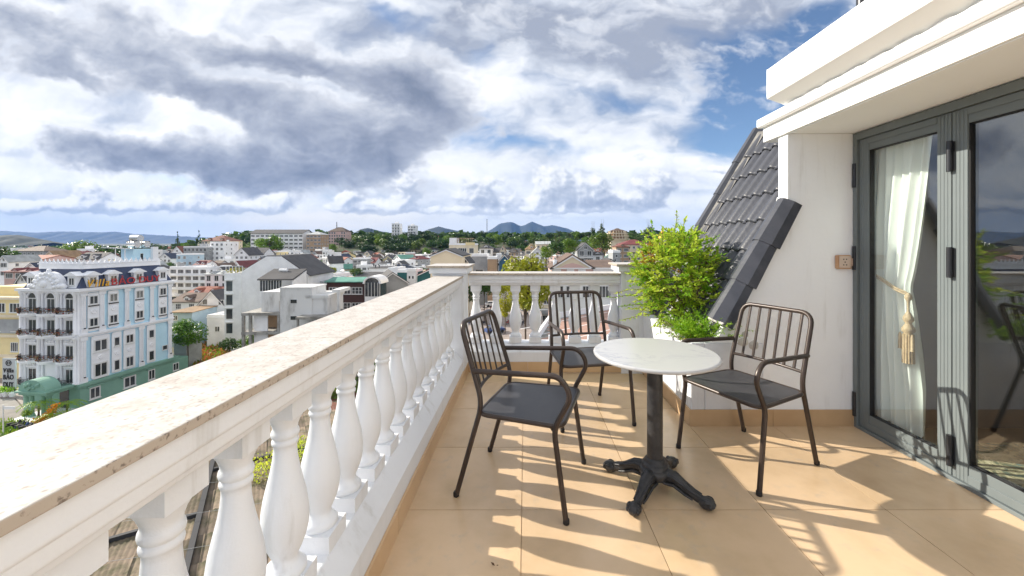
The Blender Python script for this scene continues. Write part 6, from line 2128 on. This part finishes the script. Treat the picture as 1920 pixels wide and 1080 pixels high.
# ridge
rgt = random.Random(19)
n = 0
used = []
while n < 200:
    px = rgt.uniform(440, 1260)
    d = rgt.uniform(372, 500)
    x = (px - 985) / F * d
    if any(math.hypot(x - a, d - c) < 5.0 for a, c in used): 
        if rgt.random() < .97: continue
    if any(px + 6 > a and px - 6 < b_ and dk - 6 < d < dk + dep + 3 for a, b_, yt, dk, dep in KEEP): continue
    used.append((x, d))
    h = rgt.uniform(8, 14)
    if px < 620: h *= .8
    key = rgt.choice(['dark', 'dark', 'mid', 'mid', 'mid', 'bright'])
    w = {'dark': 'dark green', 'mid': 'mid green', 'bright': 'light green'}[key]
    zn = zone(px)
    ORD.append(tree(x, d, T(x, d) - .5, h, rgt.uniform(4.5, 7.5), key, f'{w} tree on the wooded ridge {zn}', 'trees on the wooded ridge'))
    n += 1
# trees left and among the houses
n = 0
while n < 80:
    if n < 45:
        px, d = rgt.uniform(-80, 440), rgt.uniform(230, 420)
    else:
        px, d = rgt.uniform(330, 1180), rgt.uniform(190, 370)
    x = (px - 985) / F * d
    if any(math.hypot(x - a, d - c) < r_ + 2.5 for a, c, r_ in FILL): continue
    if any(px + 8 > a and px - 8 < b_ and d < dk + dep + 4 and d > dk - 40 for a, b_, yt, dk, dep in KEEP): continue
    h = rgt.uniform(5, 9) if d < 330 else rgt.uniform(7, 11)
    key = rgt.choice(['dark', 'mid', 'mid', 'bright'])
    w = {'dark': 'dark green', 'mid': 'mid green', 'bright': 'light green'}[key]
    ORD.append(tree(x, d, T(x, d) - .4, h, h * rgt.uniform(.4, .55), key, f'{w} tree between the town houses {zone(px)}', 'trees among the town houses'))
    n += 1
tree_px(4, 458, 205, 22, 'mid', 'green tree at the far left edge over the town')
tree_px(150, 452, 300, 30, 'bright', 'broad light green tree above the maroon roof')
tree_px(205, 459, 260, 22, 'mid', 'green tree left of the hotel roof room')
tree_px(270, 455, 320, 30, 'dark', 'dark broad tree behind the hotel water tanks')
# ================================================================== GARDEN, STREET AND ROOF BELOW
M_grass = leaf_mat('rough_grass', (0.10, 0.22, 0.015), (0.26, 0.36, 0.03), 0.5, 0.3)
M_orange = leaf_mat('orange_weeds', (0.34, 0.10, 0.03), (0.46, 0.24, 0.05), 0.8, 0.3)
rg = random.Random(51)
def weeds(name, px0, px1, py0, py1, n, m, size):
    b = MB()
    for k in range(n):
        px, py = rg.uniform(px0, px1), rg.uniform(py0, py1)
        d = F * (CAM_H - GZ) / (py - 455)
        x, y = (px - 985) / F * d, d
        p = Vector((x, y, GZ + rg.uniform(0.05, .6)))
        leaf_quad(b, p, rvec(rg) + Vector((0, 0, .6)), rvec(rg), size * rg.uniform(.6, 1.4), size * .4)
    return tag(b.build(name, m), kind='stuff')
weeds('grass', 335, 640, 634, 720, 3800, M_grass, .95)
weeds('orange_weeds', 362, 432, 646, 690, 1100, M_orange, .9)
weeds('grass', 0, 52, 795, 850, 1300, M_grass, .5)

def palm(px, py, d, h, label):
    p = P(px, py, d)
    t = thing('palm', label, 'palm', (p.x, d, GZ))
    MB().tube([(0, 0, 0), (.05, 0, h * .5), (0, .04, h)], [.16, .12, .1], 8).build('trunk', M_trunk, t)
    b = MB()
    r_ = random.Random(int(px))
    for k in range(15):
        a = 2 * PI * k / 15
        e = r_.uniform(.2, 1.2)
        q = Vector((0, 0, h)); dd = Vector((math.cos(a), math.sin(a), e)).normalized()
        for s in range(8):
            dd = (dd + Vector((0, 0, -.2))).normalized()
            q2 = q + dd * .26
            sd = dd.cross(Vector((0, 0, 1))).normalized()
            for sg_ in (-1, 1):
                leaf_quad(b, q2, sd * sg_ + dd * .6 + Vector((0, 0, -.25)), Vector((0, 0, 1)), .62, .12)
            q = q2
    b.build('frond', M_fern, t)
palm(72, 760, 58.5, 2.6, 'bright palm left of the hotel entrance steps')
palm(103, 775, 57.5, 1.4, 'low palm in front of the hotel entrance column')
palm(125, 760, 59.5, 2.2, 'palm at the corner of the hotel ground floor')
tree_px(50, 768, 58, 8, 'bright', 'clipped light green bush beside the hotel entrance', zb=GZ, name='bush')
# yellow festive arch of flowers leading to the hotel door
fa = P(85, 768, 58)
fl = thing('flower_garland', 'sloping orange yellow flower garland by the hotel entrance', 'garland', (fa.x, 58, GZ))
b = MB()
M_orfl = leaf_mat('orange_yellow_flowers', (.75, .28, .01), (.8, .5, .03), 2.0, .2)
for k in range(420):
    s = rg.random()
    p = Vector((-1.6 + 3.2 * s + rg.uniform(-.4, .4), rg.uniform(-.4, .4), .25 + 2.6 * s * s + rg.uniform(-.35, .35) * (1 - .6 * s)))
    leaf_quad(b, p, rvec(rg), rvec(rg), .3, .2)
b.build('flowers', M_orfl, fl)
MB().tube([(-1.6, 0, 0), (-.2, 0, .9), (1.6, 0, 2.8)], .07, 6).build('frame', M_orfl, fl)
# planter pots by the yellow building
for k, (px, lab) in enumerate(((2, 'white pot of shrubs at the left end of the pot row by the sign'), (11, 'white pot of shrubs in the middle of the row by the sign'), (23, 'white pot of shrubs at the right end of the row by the sign'))):
    p = P(px, 740, 67.6)
    t = thing('plant_pot', lab, 'plant pot', (p.x, 67.6, GZ + .2), 0, 'white plant pots by the sign panel')
    MB().lathe([(.32, 0), (.45, .55), (.5, .8), (.42, .8)], 14).build('pot', M_trim, t)
    b = MB()
    for q in range(70): leaf_quad(b, Vector((rg.uniform(-.5, .5), rg.uniform(-.5, .5), rg.uniform(.8, 1.5))), rvec(rg), rvec(rg), .35, .2)
    b.build('foliage', M_leafd, t)
# street lamp post by the road
lp = P(6, 760, 54)
t = thing('street_sign', 'thin post with a white arrow board by the road at far left', 'sign', (lp.x, 54, GZ))
MB().tube([(0, 0, 0), (0, 0, 4.3)], .07, 8).build('post', M_frame, t)
box_part('arrow_board', M_trim, t, .08, -.03, 3.7, 1.6, .03, 4.1)

# ---------- motorbikes
M_tyre = mat('tyre_rubber', (0.02, 0.02, 0.022), 0.8)
M_bike = [mat('bike_dark', (0.03, 0.03, 0.04), 0.35), mat('bike_red', (0.25, 0.03, 0.03), 0.3), mat('bike_blue', (0.04, 0.08, 0.22), 0.3), mat('bike_white', (0.6, 0.6, 0.6), 0.3)]
def bike_meshes(m):
    ring = lambda x: [(x + .26 * math.cos(2 * PI * k / 12), 0, .3 + .26 * math.sin(2 * PI * k / 12)) for k in range(12)]
    w = [MB().tube(ring(x), .05, 6, closed=True).mesh('wheel', M_tyre) for x in (-.62, .62)]
    b = MB()
    b.prism([(-.75, .55), (-.3, .35), (.15, .32), (.45, .55), (.55, .85), (.42, .9), (.2, .55), (-.2, .6), (-.7, .75)], -.13, .13, 'y')
    b.tube([(.62, 0, .3), (.5, 0, .9)], .035, 6)
    body = b.mesh('body', m)
    s = MB().prism([(-.75, .74), (.1, .66), (.12, .74), (-.3, .82), (-.78, .86)], -.14, .14, 'y').mesh('seat', M_tyre)
    h = MB().tube([(.42, -.34, 1.02), (.48, 0, .95), (.42, .34, 1.02)], .025, 6).mesh('handlebar', M_tyre)
    return w + [body, s, h]
BK = [bike_meshes(m) for m in M_bike]
def bike(x, y, z, rz, ci, label, group):
    t = thing('motorbike', label, 'motorbike', (x, y, z), rz, group)
    for me in BK[ci]: inst(me.name.split('.')[0], me, t)
names = ['black', 'red', 'blue', 'white']
spots = []
for k in range(9):
    px = 48 + k * 7.5
    d = 57.5 - k * .35
    spots.append(((px - 985) / F * d, d - 1.2, GZ + .18, R(70 + rg.uniform(-8, 8)), [0, 0, 2, 0, 1, 0, 0, 2, 0][k]))
pos_words = ['first from the left', 'second from the left', 'third from the left', 'fourth from the left', 'in the middle', 'fourth from the right', 'third from the right', 'second from the right', 'last on the right']
for k, (x, y, z, r_, ci) in enumerate(spots):
    bike(x, y, z, r_, ci, f'{names[ci]} motorbike parked before the hotel, {pos_words[k]}', 'motorbikes parked before the hotel')
zst = ZST + .004
k = 0
for row, (y, n_) in enumerate(((109, 10), (99, 9), (89, 8))):
    for i in range(n_):
        x = -14.5 + i * 1.75 + row * .9
        ci = rg.choice([0, 0, 0, 1, 2, 3])
        bike(x, y, zst, R(60 + rg.uniform(-15, 15)), ci, f'{names[ci]} motorbike in the ' + ['back', 'middle', 'front'][row] + ' row of bikes seen through the far balusters', 'motorbikes parked in the street')
# ---------- cars
def car_parts(col):
    body = MB()
    body.prism([(-2.1, .35), (2.1, .35), (2.15, .75), (1.9, .92), (1.2, .98), (-1.8, 1.0), (-2.15, .8)], -.85, .85, 'y')
    body.prism([(-1.7, 1.001), (1.1, .985), (.35, 1.48), (-1.2, 1.5)], -.74, .74, 'y')
    body = body.mesh('body', col)
    g = MB()
    g.prism([(-1.5, 1.06), (.85, 1.05), (.28, 1.42), (-1.12, 1.44)], -.752, .752, 'y')
    g.prism([(-1.76, 1.02), (1.13, 1.0), (.42, 1.44), (-1.26, 1.46)], -.62, .62, 'y')
    g = g.mesh('windows', M_pane)
    w = MB().tube([(0, -.1, 0), (0, .1, 0)], .33, 14).mesh('wheel', M_tyre)
    l = MB().box(2.08, -.08, .62, 2.16, .08, .76).mesh('headlight', M_trim)
    return body, g, w, l
def car(x, y, rz, col, label):
    t = thing('parked_car', label, 'car', (x, y, zst), rz, 'cars in the street below')
    bo, g, w, l = car_parts(col)
    inst('body', bo, t); inst('windows', g, t)
    for a in (-1.3, 1.3):
        for c in (-.76, .76): inst('wheel', w, t, (a, c, .33))
    for c in (-.6, .6): inst('headlight', l, t, (0, c, 0))
car(-9.5, 114.5, R(15), M_bike[3], 'white car parked at the back of the street behind the bikes')
car(-14.5, 104, R(80), mat('car_silver', (.45, .46, .48), .3, metal=.5), 'silver car parked under the dark street tree')
car(-6.2, 81, R(30), M_bike[2], 'blue car nearest the far balustrade in the street')

# ---------- shop kiosk with a black sign, and the red tiled terrace
kx = P(1010, 0, 110).x
ks = thing('shop_house', 'long white shop with blue glazing across the street behind the middle chair', 'shop', (kx, 108, GZ))
box_part('wall', W_COL['white'], ks, -4.5, 0, 0, 22, 9, 7.2)
box_part('canopy', W_COL['grey'], ks, -4.8, -1.6, 7.25, 22, 9.2, 8.3)
box_part('upper_floor', W_COL['cream'], ks, -3.6, 1, 8.31, 16, 8, 12)
for k in range(7): win(ks, 'wide', -2.6 + 3.6 * k, 0, 5.4, 2.9, 2.4)
for k in range(5): win(ks, 'pair', -1.5 + 3.6 * k, 1, 10.2, 1.6, 1.6)
box_part('sign_board', M_trim, ks, -4.4, -.3, 1.2, 3.0, -.01, 3.6)
b = MB()
for x, z, w, h in ((-3.9, 2.7, .9, .5), (-2.7, 2.75, .5, .6), (-2.0, 2.6, 1.4, .5), (-3.7, 1.9, .5, .5), (-2.9, 1.8, .8, .5), (-1.8, 1.9, .6, .5)): b.box(x, -.36, z, x + w, -.301, z + h)
b.build('sign_pattern', M_iron, ks)
# red terrace: one deck with its own tiles and white dividing lines
tz = -9.2
TP = [(1.1, 43), (3.4, 54.9), (13.6, 63.2), (30, 65), (30, 40), (1.0, 40)]
ter = MB().prism(TP, GZ, tz - .03).build('roof_terrace', M_conc)
tag(ter, 'red tiled roof terrace with white lines seen through the far balustrade', 'terrace')
TS = 1.25
tm = MB().box(.012, .012, -.03, TS - .012, TS - .012, 0).mesh('tile', M_redpave)
ca, sa = math.cos(R(42)), math.sin(R(42))
def inside(x, y):
    if y < 41 or y > 63 or x > 15.5: return False
    xl = 1.1 + (y - 43) / 11.9 * 2.3 + 1.1
    yb_ = 54.9 + (x - 3.4) / 10.2 * 8.3 - 1.1
    return x > xl and (x < 3.4 or y < yb_)
nT = 0
for i in range(-16, 18):
    for j in range(-16, 18):
        ox, oy = 8 + i * TS * ca - j * TS * sa, 51 + i * TS * sa + j * TS * ca
        if nT < 295 and inside(ox + TS * .5 * (ca - sa), oy + TS * .5 * (sa + ca)):
            inst('tile', tm, ter, (ox, oy, tz + .002), (0, 0, R(42)))
            nT += 1
for i in (-9, -6, -3, 0, 3):
    b = MB()
    b.box(-7 * TS, i * TS - .07, .003, 7 * TS, i * TS + .07, .02)
    b.build('white_line', M_trim, ter, (8.4, 51.5, tz), rz=R(42))
b = MB()
def strip(p, q, w, z0, z1):
    (x0, y0), (x1, y1) = p, q
    L_ = math.hypot(x1 - x0, y1 - y0)
    nx, ny = -(y1 - y0) / L_ * w, (x1 - x0) / L_ * w
    b.prism([(x0, y0), (x1, y1), (x1 + nx, y1 + ny), (x0 + nx, y0 + ny)][::-1], z0, z1)
strip((1.1, 43), (3.4, 54.9), -.35, tz, tz + .75)
strip((3.76, 54.7), (13.6, 62.85), .35, tz, tz + .75)
b.build('parapet', M_trim, ter)

# ---------- old roof just below the balcony: fibre cement sheets, weeds, cables
M_sheet = mat('old_fibre_cement', (0.24, 0.185, 0.135), 0.95, (0.09, 0.085, 0.045), 0.55, 10, 0.3, 8, lo=0.42, hi=0.62, rnd=0.35)
orf = thing('old_roof', 'old mossy roof of grey brown sheets below the long balustrade', 'roof', (-20, 24, -16.5), R(33))
box_part('building', M_conc, orf, -17, -13, GZ + 16.5, 17, 19, -.5)
def sheet_mesh():
    b = MB()
    W, L, n = 1.62, 2.7, 18
    vs, fs = [], []
    for y in (0, L):
        for i in range(n + 1):
            vs.append((i / n * W, y, .035 * math.cos(i / n * 2 * PI * 6)))
    for i in range(n): fs.append((i, i + 1, n + 2 + i, n + 1 + i))
    b.add(vs, fs, 0, True)
    o = len(b.v)
    return b.mesh('roof_sheet', M_sheet)
SHM = sheet_mesh()
cnt = 0
for i in range(21):
    for j in range(12):
        if cnt >= 295: break
        x, y = -16.9 + 1.58 * i, -12.9 + 2.62 * j
        inst('roof_sheet', SHM, orf, (x, y, -.25 + .16 * (j % 2 == 0) * 0 + rg.uniform(-.03, .03)), (R(2.5), rg.uniform(-.01, .01), rg.uniform(-.012, .012)))
        cnt += 1
box_part('ridge_board', M_iron, orf, -.15, -12.5, -.15, .15, 18.5, .12)
box_part('ridge_board', M_iron, orf, -16.5, 2.5, -.15, -.16, 2.75, .10)
box_part('ridge_board', M_iron, orf, .16, 8.5, -.15, 16.5, 8.7, .08)
for (px, py, d, r_, lab) in ((215, 1020, 15, .55, 'tuft of yellow green weeds on the old roof, nearest the bottom edge'), (415, 935, 22, .6, 'tuft of bright weeds on the old roof between two balusters'),
                           (500, 850, 31, 1.7, 'leafy green creeper spreading over the old roof edge'), (400, 968, 20, .5, 'mossy green tuft in the old roof valley'), (580, 800, 34, 1.8, 'green bush beyond the old roof seen between the balusters')):
    p = P(px, py, d)
    t = thing('weed_clump', lab, 'weeds', (p.x, p.y, -16.6))
    b = MB()
    for k in range(int(220 * r_ + 60)):
        v = rvec(rg)
        leaf_quad(b, Vector((v.x * r_, v.y * r_, abs(v.z) * r_ * .8 + .1)) * rg.uniform(.4, 1), v + rvec(rg) * .5, rvec(rg), .22, .13)
    b.build('foliage', M_fern if r_ < .6 else M_leaf, t)
M_wire = mat('grey_cable', (0.32, 0.32, 0.31), 0.6)
for k in range(9):
    a = Vector((-34 + k * 1.2, 8 + k * 3.4, -14.6 + .1 * k)); c = Vector((-3 - k * .4, 16 + k * 3.1, -14.2 + .15 * k))
    t = thing('cable', 'thin grey cable sagging over the old mossy roof', 'cable', tuple((a + c) / 2), 0, 'cables over the old roof')
    m_ = (a + c) / 2
    pts = [a.lerp(c, s / 10) - m_ - Vector((0, 0, 1.2 * 4 * (s / 10) * (1 - s / 10))) for s in range(11)]
    MB().tube(pts, .013, 4).build('wire', M_wire, t)
    ORD.append(t)
# houses and trees further along the street under the balustrade
hp('low red brown roof beside the old mossy roof under the balustrade', 560, 650, 800, 780, 40, 9, 'gable_side', 'cream', 'red brown', zb=GZ, balc=False, wins=[])
for (px, yt, d, rp, key, lab) in ((640, 690, 48, 40, 'mid', 'green tree between the balusters right of the old roof'), (720, 660, 60, 30, 'bright', 'light green tree glimpsed between the farther balusters'), (790, 640, 70, 22, 'mid', 'dark green tree glimpsed near the far end of the long balustrade'), (560, 720, 52, 30, 'dark', 'dark tree beyond the old roof between the balusters')):
    tree_px(px, yt, d, rp, key, lab, zb=GZ)

# labels that would otherwise repeat are told apart by their order from the left
def ordinals():
    words = ['first', 'second', 'third', 'fourth', 'fifth', 'sixth', 'seventh', 'eighth', 'ninth', 'tenth', 'eleventh', 'twelfth', 'thirteenth', 'fourteenth',
             'fifteenth', 'sixteenth', 'seventeenth', 'eighteenth', 'nineteenth', 'twentieth', 'twenty-first', 'twenty-second', 'twenty-third', 'twenty-fourth', 'twenty-fifth']
    by = {}
    for o in ORD + [o for o in bpy.data.objects if o.get('category') == 'motorbike' and 'row of bikes' in o['label']]: by.setdefault(o['label'], []).append(o)
    for lab, lst in by.items():
        if len(lst) < 2: continue
        lst.sort(key=lambda o: o.location.x / max(1, o.location.y))
        for i, o in enumerate(lst):
            new = f'{words[i]} from left: {lab}' if i < 25 else lab
            o['label'] = new if len(new.split()) <= 16 else new.replace(' house,', ',')
ordinals()

# ================================================================== HAZE
hz_m = bpy.data.materials.new('haze_air')
hz_m.use_nodes = True
nt = hz_m.node_tree
nt.nodes.clear()
pv = node(nt, 'ShaderNodeVolumePrincipled', {'Color': (0.22, 0.46, 1.0, 1), 'Density': 3.5e-5, 'Anisotropy': 0.0})
o_ = node(nt, 'ShaderNodeOutputMaterial')
nt.links.new(pv.outputs[0], o_.inputs['Volume'])
if HAZE:
    tag(MB().box(-13500, -13500, -60, 13500, 13500, 640).build('haze', hz_m), kind='stuff')
